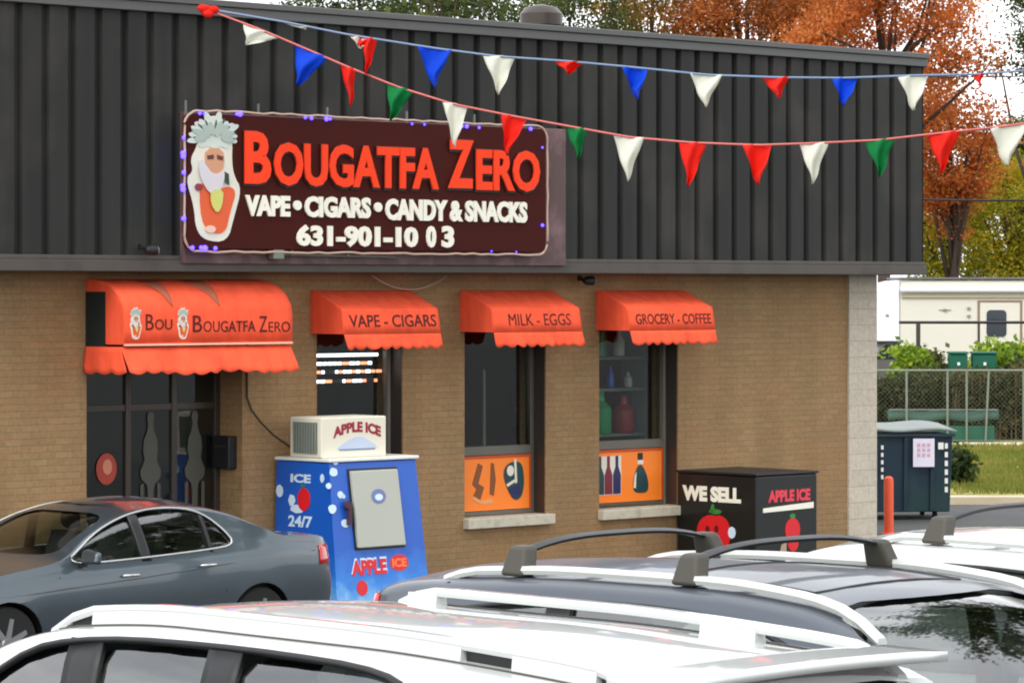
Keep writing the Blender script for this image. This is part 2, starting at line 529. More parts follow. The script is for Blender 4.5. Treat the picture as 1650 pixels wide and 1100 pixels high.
M['grille'] = mat('grey_grille', srgb(128,136,126), 0.5)
M['blackbox'] = mat('black_wrap', srgb(14,18,18), 0.4, var=0.2, coat=0.2)
M['patch'] = mat('brown_patch_sheet', srgb(170,92,64), .8)
M['hair_pale'] = mat('emblem_hair', srgb(206,214,204), .6)
M['hair_mid'] = mat('emblem_hair_mid', srgb(170,184,174), .6)
M['hair_dark'] = mat('emblem_dark_green', srgb(66,84,76), .6)
M['dimprint'] = mat('dim_grey_print', srgb(76,75,66), .6)
M['cable'] = mat('brown_cable', srgb(60,40,30), 0.7)
M['galv'] = mat('galvanised_steel', srgb(120,128,116), 0.5, 0.3)
M['wire'] = mat('dull_wire', srgb(96,98,84), 0.7)
M['rope'] = mat('led_rope_sleeve', srgb(190,160,140), 0.4)
M['led_blue'] = emit('led_blue_lamp', (0.05, 0.03, 1.0, 1), 4.0)
M['led_white'] = emit('led_white_lamp', (0.85, 0.9, 1.0, 1), 2.6)
M['led_warm'] = emit('led_red_lamp', (1.0, 0.28, 0.14, 1), 1.5)
M['flag_white'] = mat('pennant_white', srgb(240,240,228), 0.6, spec=0.2)
M['flag_red'] = mat('pennant_red', srgb(246,48,34), 0.6, spec=0.2)
M['flag_blue'] = mat('pennant_blue', srgb(20,84,226), 0.6, spec=0.2)
M['flag_green'] = mat('pennant_green', srgb(24,140,74), 0.6, spec=0.2)
for k_ in ('flag_white','flag_red','flag_blue','flag_green'):      # thin plastic: some light comes through
    nt_ = M[k_].node_tree; P_ = nt_.nodes['Principled BSDF']; tr_ = nt_.nodes.new('ShaderNodeBsdfTranslucent'); mx_ = nt_.nodes.new('ShaderNodeMixShader'); mx_.inputs[0].default_value = .4
    nt_.links.new(P_.inputs['Base Color'].links[0].from_socket, tr_.inputs['Color'])
    nt_.links.new(P_.outputs[0], mx_.inputs[1]); nt_.links.new(tr_.outputs[0], mx_.inputs[2]); nt_.links.new(mx_.outputs[0], nt_.nodes['Material Output'].inputs['Surface'])
M['cord_blue'] = mat('cord_blue_grey', srgb(120,140,168), 0.7)
M['cord_red'] = mat('cord_pinkish', srgb(206,110,104), 0.7)
M['paint_white'] = paint_mat('car_white_paint', (0.57,0.59,0.575))
M['paint_grey'] = paint_mat('car_charcoal_paint', (0.075,0.085,0.105), 0.35, 0.45, coat=0.45)
M['paint_sedan'] = paint_mat('car_green_grey_paint', (0.075,0.098,0.115), 0.6, 0.34)
M['chrome'] = mat('bright_trim', srgb(205,208,204), 0.2, 0.9, var=0.03)
M['rail_silver'] = mat('satin_silver_rail', srgb(205,208,202), 0.35, 0.25, var=0.03)
M['rack_grey'] = mat('grey_rack_foot', srgb(66,63,54), 0.6)
M['rim'] = mat('alloy_rim', srgb(150,152,154), 0.3, 0.8)
M['red_lens'] = mat('red_tail_lens', srgb(190,20,26), 0.15, coat=1.0)
M['clear_lens'] = mat('headlight_lens', srgb(205,210,214), 0.1, 0.3, coat=1.0)
M['seat'] = mat('grey_seat_fabric', srgb(84,84,84), 0.9)
M['dumpster'] = mat('dark_teal_steel', srgb(16,44,60), 0.5, var=0.25, scale=2.5, dirt=srgb(34,74,52), ds=1.4)
M['lid'] = mat('weathered_pale_lid', srgb(126,134,130), 0.6, var=0.12)
M['bollard'] = mat('orange_bollard', srgb(246,96,58), 0.6, var=0.06)
M['rv'] = mat('cream_camper_panel', srgb(214,210,196), 0.45, var=0.03)
M['rv_white'] = mat('white_camper_panel', srgb(228,232,238), 0.4, var=0.03)
M['rv_trim'] = mat('camper_tan_trim', srgb(134,116,92), 0.5)
M['rv_glass'] = mat('camper_dark_glass', srgb(40,48,58), 0.1, coat=1.0)
M['bin_green'] = mat('bin_green_plastic', srgb(10,92,68), 0.45, var=0.1)
M['tarp'] = mat('green_tarp', srgb(40,78,64), 0.6, var=0.25, scale=3)
M['bark'] = mat('bark', srgb(74,60,50), 0.9, var=0.3, scale=6, bump=0.5)
M['stalk'] = mat('dry_stalks', srgb(104,90,62), 0.9, var=0.3, scale=8)

def ground_mat(name, c1, c2, sc, rough=0.9, fine=60.0):
    m, N, L, P = new_mat(name)
    tc = N.new('ShaderNodeTexCoord')
    n1 = N.new('ShaderNodeTexNoise'); n1.inputs['Scale'].default_value = sc; n1.inputs['Detail'].default_value = 8
    n2 = N.new('ShaderNodeTexNoise'); n2.inputs['Scale'].default_value = fine; n2.inputs['Detail'].default_value = 3
    for n in (n1, n2): L.new(tc.outputs['Object'], n.inputs['Vector'])
    a = N.new('ShaderNodeMath'); a.operation = 'ADD'; L.new(n1.outputs['Fac'], a.inputs[0]); L.new(n2.outputs['Fac'], a.inputs[1])
    mr = N.new('ShaderNodeMapRange'); mr.inputs['From Min'].default_value = 0.7; mr.inputs['From Max'].default_value = 1.3
    L.new(a.outputs[0], mr.inputs['Value'])
    mx = N.new('ShaderNodeMix'); mx.data_type = 'RGBA'; mx.inputs['A'].default_value = c1; mx.inputs['B'].default_value = c2
    L.new(mr.outputs['Result'], mx.inputs['Factor']); L.new(mx.outputs['Result'], P.inputs['Base Color'])
    P.inputs['Roughness'].default_value = rough
    bp = N.new('ShaderNodeBump'); bp.inputs['Strength'].default_value = 0.3; bp.inputs['Distance'].default_value = 0.01
    L.new(n2.outputs['Fac'], bp.inputs['Height']); L.new(bp.outputs['Normal'], P.inputs['Normal'])
    return m
M['asphalt'] = ground_mat('asphalt', (0.045,0.045,0.047,1), (0.085,0.083,0.08,1), 0.7)
M['concrete'] = ground_mat('concrete_kerb', srgb(176,162,136), srgb(206,192,164), 1.5)
M['lawn'] = ground_mat('lawn_soil_green', srgb(108,120,42), srgb(170,150,70), 0.6, fine=9)
M['bank'] = ground_mat('earth_bank', srgb(70,58,36), srgb(104,90,54), 0.8)
M['grass'] = leaf_mat('grass_blades', [srgb(76,98,36), srgb(120,126,50), srgb(166,150,84)])
M['lf_orange'] = leaf_mat('maple_orange_leaves', [srgb(84,84,38), srgb(150,90,40), srgb(206,112,54), srgb(214,140,70), srgb(228,172,116)])
M['lf_gold'] = leaf_mat('golden_leaves', [srgb(52,58,30), srgb(106,88,40), srgb(166,124,52), srgb(204,164,92)])
M['lf_dark'] = leaf_mat('dark_green_leaves', [srgb(30,44,24), srgb(52,70,34), srgb(88,100,46), srgb(120,120,70)])
M['lf_brown'] = leaf_mat('brown_orange_leaves', [srgb(56,56,28), srgb(126,80,38), srgb(190,106,46), srgb(214,150,84)])
M['lf_yg'] = leaf_mat('yellow_green_leaves', [srgb(66,84,20), srgb(130,140,30), srgb(190,176,44), srgb(216,140,48)])
M['lf_lime'] = leaf_mat('lime_hedge_leaves', [srgb(44,66,18), srgb(96,124,28), srgb(160,184,52), srgb(200,210,110)])
M['lf_brush'] = leaf_mat('brown_brush_leaves', [srgb(30,42,20), srgb(56,68,34), srgb(98,92,54), srgb(160,146,104)])

# ------------------------------------------------------------------ ground, kerb, lawn, bank
def gz(out):
    xs = [-900, 1.35, 1.95, 4.3, 13.5, 900]
    zs = [0, 0, .14, .14, .57, .57]
    return float(np.interp(out, xs, zs))
g = MB()
outs = [-900, -60, 0, 1.35, 1.95, 4.3, 8, 13.5, 40, 900]
ts = [-900, -60, -20, 0, 20, 60, 900]
def gp(i, j): return fac(ts[i], outs[j], gz(outs[j]))
vs = []; fs = []
for i in range(len(ts)):
    for j in range(len(outs)):
        vs.append(tuple(gp(i, j)))
for i in range(len(ts)-1):
    for j in range(len(outs)-1):
        a = i*len(outs)+j
        fs.append((a, a+1, a+len(outs)+1, a+len(outs)))
g.add(vs, fs)
tag(g.build('ground', M['asphalt']), kind='structure')
k = MB(); k.box(6, 60, 54.6, 55.0, -0.05, 0.13)
tag(k.build('kerb', M['concrete'], bevel=0.02), kind='structure')
l = MB(); l.grid(lambda u, v: (5.0+60*u, 55.0+21*v, 0.11 + 0.03*math.sin(u*37+v*9)), 30, 14)
tag(l.build('lawn', M['lawn'], smooth=True), kind='structure')
l = MB(); l.box(-30, 90, 76.2, 140, -0.2, 0.8)
tag(l.build('earth_bank', M['bank']), kind='structure')
p = MB(); p.box(5, 60, 72.2, 73.3, 0.0, 0.16)
tag(p.build('path', M['concrete']), kind='structure')

def blades(name, n, xr, yr, zb, hmin, hmax, wd, m, label=None, parent=None):
    V = np.zeros((n*3, 3)); 
    rs = np.random.RandomState(3)
    x = rs.uniform(*xr, n); y = rs.uniform(*yr, n); a = rs.uniform(0, 2*np.pi, n); h = rs.uniform(hmin, hmax, n)
    V[0::3] = np.stack([x-np.cos(a)*wd, y-np.sin(a)*wd, np.full(n, zb)], 1)
    V[1::3] = np.stack([x+np.cos(a)*wd, y+np.sin(a)*wd, np.full(n, zb)], 1)
    V[2::3] = np.stack([x+rs.normal(0,.04,n), y+rs.normal(0,.04,n), zb+h], 1)
    me = bpy.data.meshes.new(name)
    me.from_pydata(V.tolist(), [], [(3*i,3*i+1,3*i+2) for i in range(n)])
    me.materials.append(m)
    o = bpy.data.objects.new(name, me); COL.objects.link(o)
    return o
tag(blades('grass', 22000, (7.2, 12.5), (55.2, 72.0), 0.10, 0.05, 0.17, 0.02, M['grass']), 'dry yellow-green grass behind the dumpster, in front of the chain link fence', 'grass', kind='stuff')

# ------------------------------------------------------------------ trees and bushes
def leaves_np(n_clump, per, rad, clump_r, leaf, seed, flat=1.0, shell=0.45, droop=0.0):
    rs = np.random.RandomState(seed)
    d = rs.normal(size=(n_clump, 3)); d /= np.linalg.norm(d, axis=1)[:, None]
    # lumpy radius so that the outline is uneven
    ph = rs.uniform(0, 6.28, 6)
    lump = 0.92 + 0.13*np.sin(3*d[:,0]*2+ph[0]) + 0.14*np.sin(4*d[:,2]*2+ph[1]) + 0.12*np.sin(5*d[:,1]*2+ph[2])
    r = rs.uniform(shell, 1.0, n_clump)**0.6 * lump
    c = d * r[:, None] * np.array(rad)
    P = np.repeat(c, per, 0) + rs.normal(0, 1, (n_clump*per, 3)) * np.array([clump_r, clump_r, clump_r*.6*flat])
    P[:, 2] -= droop*rs.uniform(0, 1, len(P))
    n = len(P)
    u = rs.normal(size=(n, 3)); u /= np.linalg.norm(u, axis=1)[:, None]
    w = rs.normal(size=(n, 3)); v = np.cross(u, w); v /= np.linalg.norm(v, axis=1)[:, None]
    s = leaf * rs.uniform(0.6, 1.4, n)[:, None]
    V = np.empty((n*4, 3))
    V[0::4] = P - u*s; V[1::4] = P - v*s*.6; V[2::4] = P + u*s; V[3::4] = P + v*s*.6
    return V, c

def fast_mesh(name, V, mats):
    n = len(V)//4
    me = bpy.data.meshes.new(name)
    me.vertices.add(len(V)); me.vertices.foreach_set('co', V.ravel())
    me.loops.add(n*4); me.loops.foreach_set('vertex_index', np.arange(n*4, dtype=np.int32))
    me.polygons.add(n); me.polygons.foreach_set('loop_start', np.arange(0, n*4, 4, dtype=np.int32))
    me.polygons.foreach_set('loop_total', np.full(n, 4, dtype=np.int32))
    me.update(calc_edges=True)
    for m in mats: me.materials.append(m)
    return me

def tree(name, label, loc, height, rad, matl, seed, n_clump=300, per=55, leaf=0.16, clump=0.42, trunk_r=0.22, group='trees behind the shop', shell=0.35, cat='tree'):
    root = empty(name, loc, seed*1.3, label, cat, group)
    cz = height - rad[2]
    V, c = leaves_np(n_clump, per, rad, clump, leaf, seed, shell=shell)
    V[:, 2] += cz
    me = fast_mesh('crown', V, [matl])
    o = bpy.data.objects.new('crown', me); COL.objects.link(o); o.parent = root
    t = MB(); rr = random.Random(seed)
    top = cz + rad[2]*.5
    pts = [Vector((0, 0, -.2))]
    for i in range(1, 7):
        pts.append(Vector((rr.uniform(-.12,.12)*i*.4, rr.uniform(-.12,.12)*i*.4, top*i/6)))
    t.tube(pts, [trunk_r*(1.25 if i == 0 else 1-.13*i) for i in range(7)], 8)
    idx = rr.sample(range(len(c)), min(16, len(c)))
    for i in idx:
        e = Vector(c[i]) + Vector((0, 0, cz))
        s0 = pts[rr.randint(2, 4)]
        mid = s0.lerp(e, .5) + Vector((rr.uniform(-.3,.3), rr.uniform(-.3,.3), rr.uniform(0,.4)))
        t.tube([s0, mid, e], [trunk_r*.4, trunk_r*.25, .02], 5)
    t.build('trunk', M['bark'], root, smooth=True)
    return root

def bush(name, label, loc, rad, matl, seed, n_clump=80, per=45, leaf=0.07, clump=0.16, group=None, cat='bush'):
    root = empty(name, loc, seed*.7, label, cat, group)
    V, c = leaves_np(n_clump, per, rad, clump, leaf, seed, shell=0.2)
    V[:, 2] += rad[2]*.9
    V[:, 2] = np.maximum(V[:, 2], 0.0)
    me = fast_mesh('foliage', V, [matl])
    o = bpy.data.objects.new('foliage', me); COL.objects.link(o); o.parent = root
    t = MB()
    for i in range(0, len(c), max(1, len(c)//10)):
        e = Vector(c[i]) + Vector((0, 0, rad[2]*.9)); e.z = max(e.z, .1)
        t.tube([Vector((rnd.uniform(-.1,.1), rnd.uniform(-.1,.1), -.05)), e*.6, e], [.03,.02,.008], 5)
    t.build('stems', M['bark'], root)
    return root

def tx(px, Y): return (px-825.0)/5500.0*Y
T_ = [  # name, label, px, Y, height, radii, material, clumps
 ('maple_tree', 'large orange-red maple with a ragged crown beside the roof\'s right end', 1425, 92, 15.5, (3.3,3.0,4.6), 'lf_orange', 380),
 ('maple_tree', 'lower orange maple right of the roof end, directly behind the red pennant', 1535, 96, 9.6, (1.35,1.5,2.3), 'lf_orange', 110),
 ('oak_tree', 'orange-brown oak over the middle right of the roof, left of the big orange maple', 1215, 98, 14.5, (2.4,2.4,4.2), 'lf_brown', 260),
 ('oak_tree', 'yellow-gold tree behind the middle of the roof line', 1050, 100, 14.0, (2.2,2.2,3.8), 'lf_gold', 230),
 ('oak_tree', 'dark green and brown tree behind the roof cowl', 905, 96, 13.6, (2.2,2.2,3.6), 'lf_dark', 170),
 ('oak_tree', 'sparse dark tree with white sky gaps above the blue pennant', 740, 98, 14.4, (2.5,2.5,3.9), 'lf_dark', 120),
 ('oak_tree', 'dark green tree just above the roof edge left of the sky gaps', 575, 104, 15.2, (2.6,2.6,3.9), 'lf_dark', 150),
 ('oak_tree', 'brownish tree between the gold tree and the orange maple', 1300, 108, 15.6, (2.6,2.4,5.0), 'lf_brown', 260),
 ('oak_tree', 'dark green round tree at the right edge behind the white pennant', 1650, 108, 9.3, (1.35,1.4,2.0), 'lf_dark', 110),
 ('oak_tree', 'dark green tree with its branch tips showing in the top right corner', 1690, 100, 14.5, (1.25,1.4,3.4), 'lf_dark', 100),
 ('birch_tree', 'yellow-green tree above the right end of the camper', 1640, 103, 8.0, (2.2,1.8,2.5), 'lf_yg', 170),
 ('birch_tree', 'olive green and orange tree above the left end of the camper', 1530, 106, 7.9, (1.9,1.8,2.8), 'lf_yg', 160),
]
for i, (nm, lb, px, Y, h, rad, mk, nc) in enumerate(T_):
    tree(nm, lb, (tx(px, Y), Y, 0.7), h-.7, rad, M[mk], 11+i, n_clump=int(nc*.55), per=210, leaf=0.056, clump=0.32)
# tall dark evergreen-free trunk seen against the sky gap
tree('bare_tree', 'thin dark trunk standing in the white sky gap above the roof', (tx(722, 90), 90, .7), 12.5, (.8,.8,1.6), M['lf_dark'], 77, n_clump=14, per=30, leaf=0.14, clump=0.35, trunk_r=0.14, cat='tree')

tree('street_tree', 'tall dark tree in the car park beyond the right edge, mirrored in the windscreen', (10.0, 28.5, .4), 17, (4.4,4.4,5.6), M['lf_dark'], 99, n_clump=260, per=110, leaf=0.11, clump=0.4, group=None)
# hedge in front of the camper and brush behind the fence
H_ = [ ('hedge_bush','bright lime bush left of the pale camper panel',1468,79.0,(.42,.5,.75),'lf_lime',60),
 ('hedge_bush','lime green bush under the camper door',1612,80,(.75,.5,.72),'lf_lime',90),
 ('hedge_bush','yellow-green bush at the right edge under the camper window',1662,79.5,(.75,.5,.7),'lf_lime',90),
 ('hedge_bush','pale flowering bush between the two green bins and the lime bush',1508,80,(.5,.5,.58),'lf_brush',60),
 ('hedge_bush','dark green low bush left of the green bins',1492,77.5,(.55,.4,.42),'lf_dark',70),
 ('hedge_bush','dark green low bush right of the green bins',1640,77.6,(.65,.4,.5),'lf_dark',70) ]
for i, (nm, lb, px, Y, rad, mk, nc) in enumerate(H_):
    bush(nm, lb, (tx(px, Y), Y, .8), rad, M[mk], 40+i, n_clump=nc, group='bushes in front of the camper')
V, c = leaves_np(620, 40, (5.2,.5,.75), .14, .06, 91, shell=0.0)
V[:, 2] = np.clip(V[:, 2]+.85, 0.05, 1.75)
o = bpy.data.objects.new('brush', fast_mesh('brush', V, [M['lf_brush']])); COL.objects.link(o)
o.location = (tx(1600, 75.6), 75.6, 0.1)
tag(o, 'brown and dark green brush growing behind the chain link fence', 'brush', kind='stuff')
stl = MB()
for i in range(120):
    x = rnd.uniform(8.6, 13.2); y = rnd.uniform(75.2, 75.6)
    stl.tube([(x, y, .05), (x+rnd.uniform(-.08,.08), y, rnd.uniform(.9,1.6))], [.016,.008], 4)
tag(stl.build('dry_stalks', M['stalk']), 'dry tan stalks standing in the brush behind the fence', 'stalks', kind='stuff')
bush('small_shrub', 'small dark green shrub on the lawn at the right side of the dumpster', (tx(1538, 58), 58, .1), (.34,.3,.32), M['lf_dark'], 66, n_clump=40, leaf=.06, clump=.1)

# ------------------------------------------------------------------ shop building
bld = empty('shop_building', fac(0,0,0), TH, 'single-storey tan brick corner shop with dark ribbed metal fascia', 'building')
HOLES = [(-3.82,-1.81,0.0,2.95), (-0.79,0.44,0.9,3.3), (1.36,2.62,0.9,3.3), (3.48,4.80,0.9,3.3)]
def wall_front(name, x0, x1, z0, z1, holes, yf, yb, m, parent):
    b = MB()
    xs = sorted(set([x0, x1] + [h[0] for h in holes] + [h[1] for h in holes]))
    zs = sorted(set([z0, z1] + [h[2] for h in holes] + [h[3] for h in holes]))
    inside = lambda x, z: any(h[0] < x < h[1] and h[2] < z < h[3] for h in holes)
    for i in range(len(xs)-1):
        for j in range(len(zs)-1):
            cx, cz = (xs[i]+xs[i+1])/2, (zs[j]+zs[j+1])/2
            if inside(cx, cz): continue
            a, c, d, e = xs[i], xs[i+1], zs[j], zs[j+1]
            b.add([(a,yf,d),(c,yf,d),(c,yf,e),(a,yf,e)], [(0,1,2,3)])
            b.add([(a,yb,d),(c,yb,d),(c,yb,e),(a,yb,e)], [(3,2,1,0)])
    for h in holes:
        a, c, d, e = h
        b.add([(a,yf,d),(a,yb,d),(a,yb,e),(a,yf,e)], [(0,1,2,3)])
        b.add([(c,yf,d),(c,yf,e),(c,yb,e),(c,yb,d)], [(0,1,2,3)])
        b.add([(a,yf,e),(a,yb,e),(c,yb,e),(c,yf,e)], [(0,1,2,3)])
        b.add([(a,yf,d),(c,yf,d),(c,yb,d),(a,yb,d)], [(0,1,2,3)])
    b.add([(x0,yf,z0),(x0,yf,z1),(x0,yb,z1),(x0,yb,z0)], [(0,1,2,3)])
    b.add([(x1,yf,z0),(x1,yb,z0),(x1,yb,z1),(x1,yf,z1)], [(0,1,2,3)])
    b.add([(x0,yf,z1),(x1,yf,z1),(x1,yb,z1),(x0,yb,z1)], [(0,1,2,3)])
    return b.build(name, m, parent)
X0, X1, DEP = -18.0, 7.86, 13.0
wall_front('front_wall', X0, X1, -.2, 3.72, HOLES, 0.0, 0.42, M['brick'], bld)
b = MB(); b.box(7.86, 8.39, -0.03, 0.42, -.2, 3.72)
b.build('pilaster', M['pale_brick'], bld)
b = MB(); b.box(7.98, 8.39, 0.425, DEP, -.2, 3.72); b.box(X0, X0+.4, .425, DEP, -.2, 3.72); b.box(X0, 8.39, DEP+.005, DEP+.4, -.2, 3.72)
b.build('side_wall', M['brick'], bld)
b = MB(); b.box(X0-.4, 8.84, -0.44, DEP+.8, 3.725, 3.78)
b.build('soffit', M['soffit'], bld)
# ribbed fascia
per, dp = 0.32, 0.06
b = MB()
x = X0-.4; prof = []
while x < 8.70:
    prof += [(x, 0), (x+.220, 0), (x+.235, dp), (x+.302, dp)]
    x += per
prof.append((8.72, 0))
ZB, ZT = 3.74, 6.30
n = len(prof)
vs = [(p[0], -0.50+p[1], ZB) for p in prof] + [(p[0], -0.50+p[1], ZT) for p in prof]
b.add(vs, [(i, i+1, n+i+1, n+i) for i in range(n-1)])
y = -.5; side = []
while y < DEP+.8:
    side += [(y, 0), (y+.225, 0), (y+.24, dp), (y+.305, dp)]
    y += per
n = len(side)
b.add([(8.72-p[1], p[0], ZB) for p in side]+[(8.72-p[1], p[0], ZT) for p in side], [(i, i+1, n+i+1, n+i) for i in range(n-1)])
b.add([(X0-.4, -.5, ZB), (X0-.4, DEP+.8, ZB), (X0-.4, DEP+.8, ZT), (X0-.4, -.5, ZT)], [(0,1,2,3)])
b.build('fascia', M['metal_dark'], bld)
b = MB(); b.box(X0-.42, 8.75, -.535, -.44, 3.62, 3.735); b.box(8.66, 8.75, -.44, DEP+.8, 3.62, 3.735)
b.box(X0-.42, 8.735, -.52, -.45, 3.735, 3.78)
b.build('fascia_trim', M['trim'], bld, bevel=.008)
b = MB(); b.box(X0-.42, 8.78, -.57, -.30, 6.30, 6.365); b.box(X0-.42, 8.76, -.545, -.32, 6.20, 6.30); b.box(8.50, 8.78, -.30, DEP+.8, 6.2, 6.365)
b.build('coping', M['coping'], bld, bevel=.01)
b = MB(); b.box(X0-.3, 8.5, -.3, DEP+.7, 5.9, 6.02)
b.build('roof', M['roofing'], bld)
b = MB(); b.box(-3.04, 2.37, -.575, -.50, 3.70, 5.22)
b.build('sign_backing', M['backing'], bld, bevel=.01)
# interior of the shop (a dark room)
b = MB()
b.add([(X0+.4,.43,.02),(7.9,.43,.02),(7.9,6,.02),(X0+.4,6,.02)], [(0,1,2,3)], 1)
b.add([(X0+.4,6,0),(7.9,6,0),(7.9,6,3.6),(X0+.4,6,3.6)], [(0,1,2,3)])
b.add([(X0+.4,.43,3.6),(7.9,.43,3.6),(7.9,6,3.6),(X0+.4,6,3.6)], [(0,1,2,3)])
b.build('room_lining', [M['interior'], M['interior_floor']], bld)

# windows: frame, pane, panel below, sill
def window(i, a, c):
    f = MB(); yb, yf = .27, .19
    w = .055
    f.box(a, a+w, yf, yb, .92, 3.3); f.box(c-w, c, yf, yb, .92, 3.3)
    f.box(a+w, c-w, yf, yb, 3.24, 3.3); f.box(a+w, c-w, yf, yb, .92, .97); f.box(a+w, c-w, yf-.015, yb, 1.59, 1.69)
    if i == 1: f.box((a+c)/2-.1, (a+c)/2-.065, .25, .275, 1.69, 2.55)
    wf = f.build('window', M['greyframe'], bld, bevel=.006)
    p = MB(); p.add([(a+w,.24,1.69),(c-w,.24,1.69),(c-w,.24,3.24),(a+w,.24,3.24)],[(0,1,2,3)]); p.build('pane', M['shopglass'], wf)
    s = MB(); s.box(a-.02, c+.07, -.09, .20, .80, .915); s.build('sill', M['stone'], wf, bevel=.012)
    q = MB(); q.box(c+.001-.003, c-.001+.0005, .02, .19, .92, 3.28); q.build('jamb_board', M['bronze'], wf)
for i, h in enumerate(HOLES[1:]):
    window(i, h[0], h[1])

# entrance door recess
a, c = -3.82, -1.81
f = MB(); y0, y1 = .36, .42
for (u, w) in ((a, a+.07), (-3.05, -2.98), (-2.45, -2.38), (c-.07, c)):
    f.box(u, w, y0, y1, .02, 2.95)
for (u, w) in ((a+.07, -3.05), (-2.98, -2.45), (-2.38, c-.07)):
    f.box(u, w, y0+.01, y1-.01, .02, .22); f.box(u, w, y0+.01, y1-.01, 2.2, 2.27); f.box(u, w, y0+.01, y1-.01, 2.88, 2.95)
fr = f.build('door_frame', M['bronze'], bld, bevel=.006)
for (u, w) in ((a+.07, -3.05), (-2.98, -2.45), (-2.38, c-.07)):
    for (za, zc) in ((.22, 2.2), (2.27, 2.88)):
        p = MB(); p.add([(u,.39,za),(w,.39,za),(w,.39,zc),(u,.39,zc)],[(0,1,2,3)]); p.build('pane', M['shopglass'], fr)
hd = MB(); hd.tube([(-2.53,.30,.95),(-2.53,.30,1.25)], .014); hd.tube([(-2.53,.30,.97),(-2.53,.36,.97)], .01); hd.tube([(-2.53,.30,1.23),(-2.53,.36,1.23)], .01)
hd.build('handle', M['chrome'], fr)
# pale tall bottle-shaped decals on the two door leaves
def lathe_outline(pts, cx):
    return [(cx+p[0], p[1]) for p in pts] + [(cx-p[0], p[1]) for p in pts[::-1]]
dz = [(.13,.3),(.13,1.42),(.16,1.5),(.15,1.62),(.10,1.66),(.12,1.74),(.10,1.9),(.05,1.98),(.055,2.2)]
for cx in (-2.72, -2.14):
    d = MB()
    d.prism_y(lathe_outline([(.035,.3),(.035,1.36),(.05,1.44),(.12,1.50),(.135,1.58),(.10,1.64),(.075,1.70),(.095,1.78),(.085,1.9),(.045,1.98),(.03,2.06),(.045,2.12),(.03,2.18)], cx), .372, .383)
    d.prism_y([(cx-.13,.3),(cx-.09,.3),(cx-.09,1.46),(cx-.13,1.44)], .374, .383); d.prism_y([(cx+.09,.3),(cx+.13,.3),(cx+.13,1.44),(cx+.09,1.46)], .374, .383)
    d.build('decal', M['dimprint'], fr)
# interior fittings seen through glass
sh = MB()
for zz in (1.72, 2.25, 2.62): sh.box(3.5, 4.8, .50, .9, zz, zz+.03)
sh.box(3.5, 3.53, .5, .9, 1.2, 3.0); sh.box(4.77, 4.8, .5, .9, 1.2, 3.0)
s0 = empty('shop_shelf', fac(0,0,0), TH, 'grey shelving behind the rightmost window', 'shelf')
sh.build('shelf_board', mat('shelf_grey', srgb(110,116,116), .6), s0)
def bottle(t, y, z, r, h, m, label, cat='bottle', nm='bottle', grp='items on the shelf in the right window'):
    e = MB(); e.lathe([(r*.9,0),(r,.02),(r,h*.6),(r*.45,h*.78),(r*.4,h*.95),(r*.45,h)], n=14)
    o = e.build(nm, m, smooth='auto')
    o.location = fac(t, -y, z); tag(o, label, cat, grp)
    return o
gm = mat('green_plastic_bottle', srgb(20,150,90), .3, coat=.6); gm2 = mat('green_glass_jar', srgb(30,120,70), .3, coat=.6); rm = mat('red_plastic_bottle', srgb(150,40,50), .35, coat=.5)
bottle(4.10, .6, 1.75, .14, .50, gm, 'fat bright green bottle on the lower shelf of the right window')
bottle(4.50, .6, 1.75, .13, .44, rm, 'dull red bottle beside the green bottle in the right window')
bottle(3.86, .65, 1.75, .09, .22, M['ivory'], 'short pale jar left of the green bottle in the right window', 'jar', 'jar')
bottle(3.95, .6, 2.65, .19, .50, gm2, 'large dark green jar on the upper shelf of the right window', 'jar', 'jar')
bx_ = MB(); bx_.box(0,.42,0,.25,0,.03); bx_.box(.0,.42,.1,.28,.031,.2)
o = bx_.build('carton', M['poster_white'], bevel=.006); o.location = fac(3.62, -.55, 1.98); o.rotation_euler = (0,0,TH)
tag(o, 'pale flat carton with a white strip at the left of the right window', 'carton')

for (t_, z_, r__, h__, mm, lb) in ((3.75,2.29,.05,.2,'ivory','small pale jar at the left of the middle shelf in the right window'),(4.28,2.29,.045,.24,'blue','small blue bottle on the middle shelf of the right window'),(4.58,2.29,.05,.18,'ice_door','small grey jar at the right of the middle shelf in the right window'),(4.42,2.66,.07,.3,'poster_white','pale tall jar at the right of the upper shelf in the right window')):
    bottle(t_, .6, z_, r__, h__, M[mm], lb, lb.split()[1] if lb.split()[1] in ('jar','bottle') else ('bottle' if 'bottle' in lb else 'jar'), 'bottle' if 'bottle' in lb else 'jar')
# lit strips in the first window
for r_, (zz, nm_) in enumerate(((2.735,'topmost'),(2.645,'second from top'),(2.555,'third from top'),(2.455,'lowest'))):
    e = empty('light_strip', fac(0,0,0), TH, '%s of the four glowing strips in the left window' % nm_, 'light strip', 'glowing light strips in the left window')
    s = MB(); s.box(-.70, .36, .31, .33, zz-.02, zz+.02); s.build('strip_body', M['black'], e)
    s = MB(); s2 = MB(); xx = -.69
    rr = random.Random(5+r_)
    while xx < .33:
        w = rr.uniform(.03, .09) if r_ else .11
        tgt = s2 if (r_ and (rr.random() < .35 or xx > .05) and rr.random() < .75) else s
        if r_ == 0 or rr.random() < .85: tgt.box(xx, xx+w, .30, .309, zz-.016, zz+.016)
        xx += w + (.006 if r_ == 0 else .02)
    s.build('lamp', M['led_white'], e)
    if s2.v: s2.build('lamp', M['led_warm'], e)

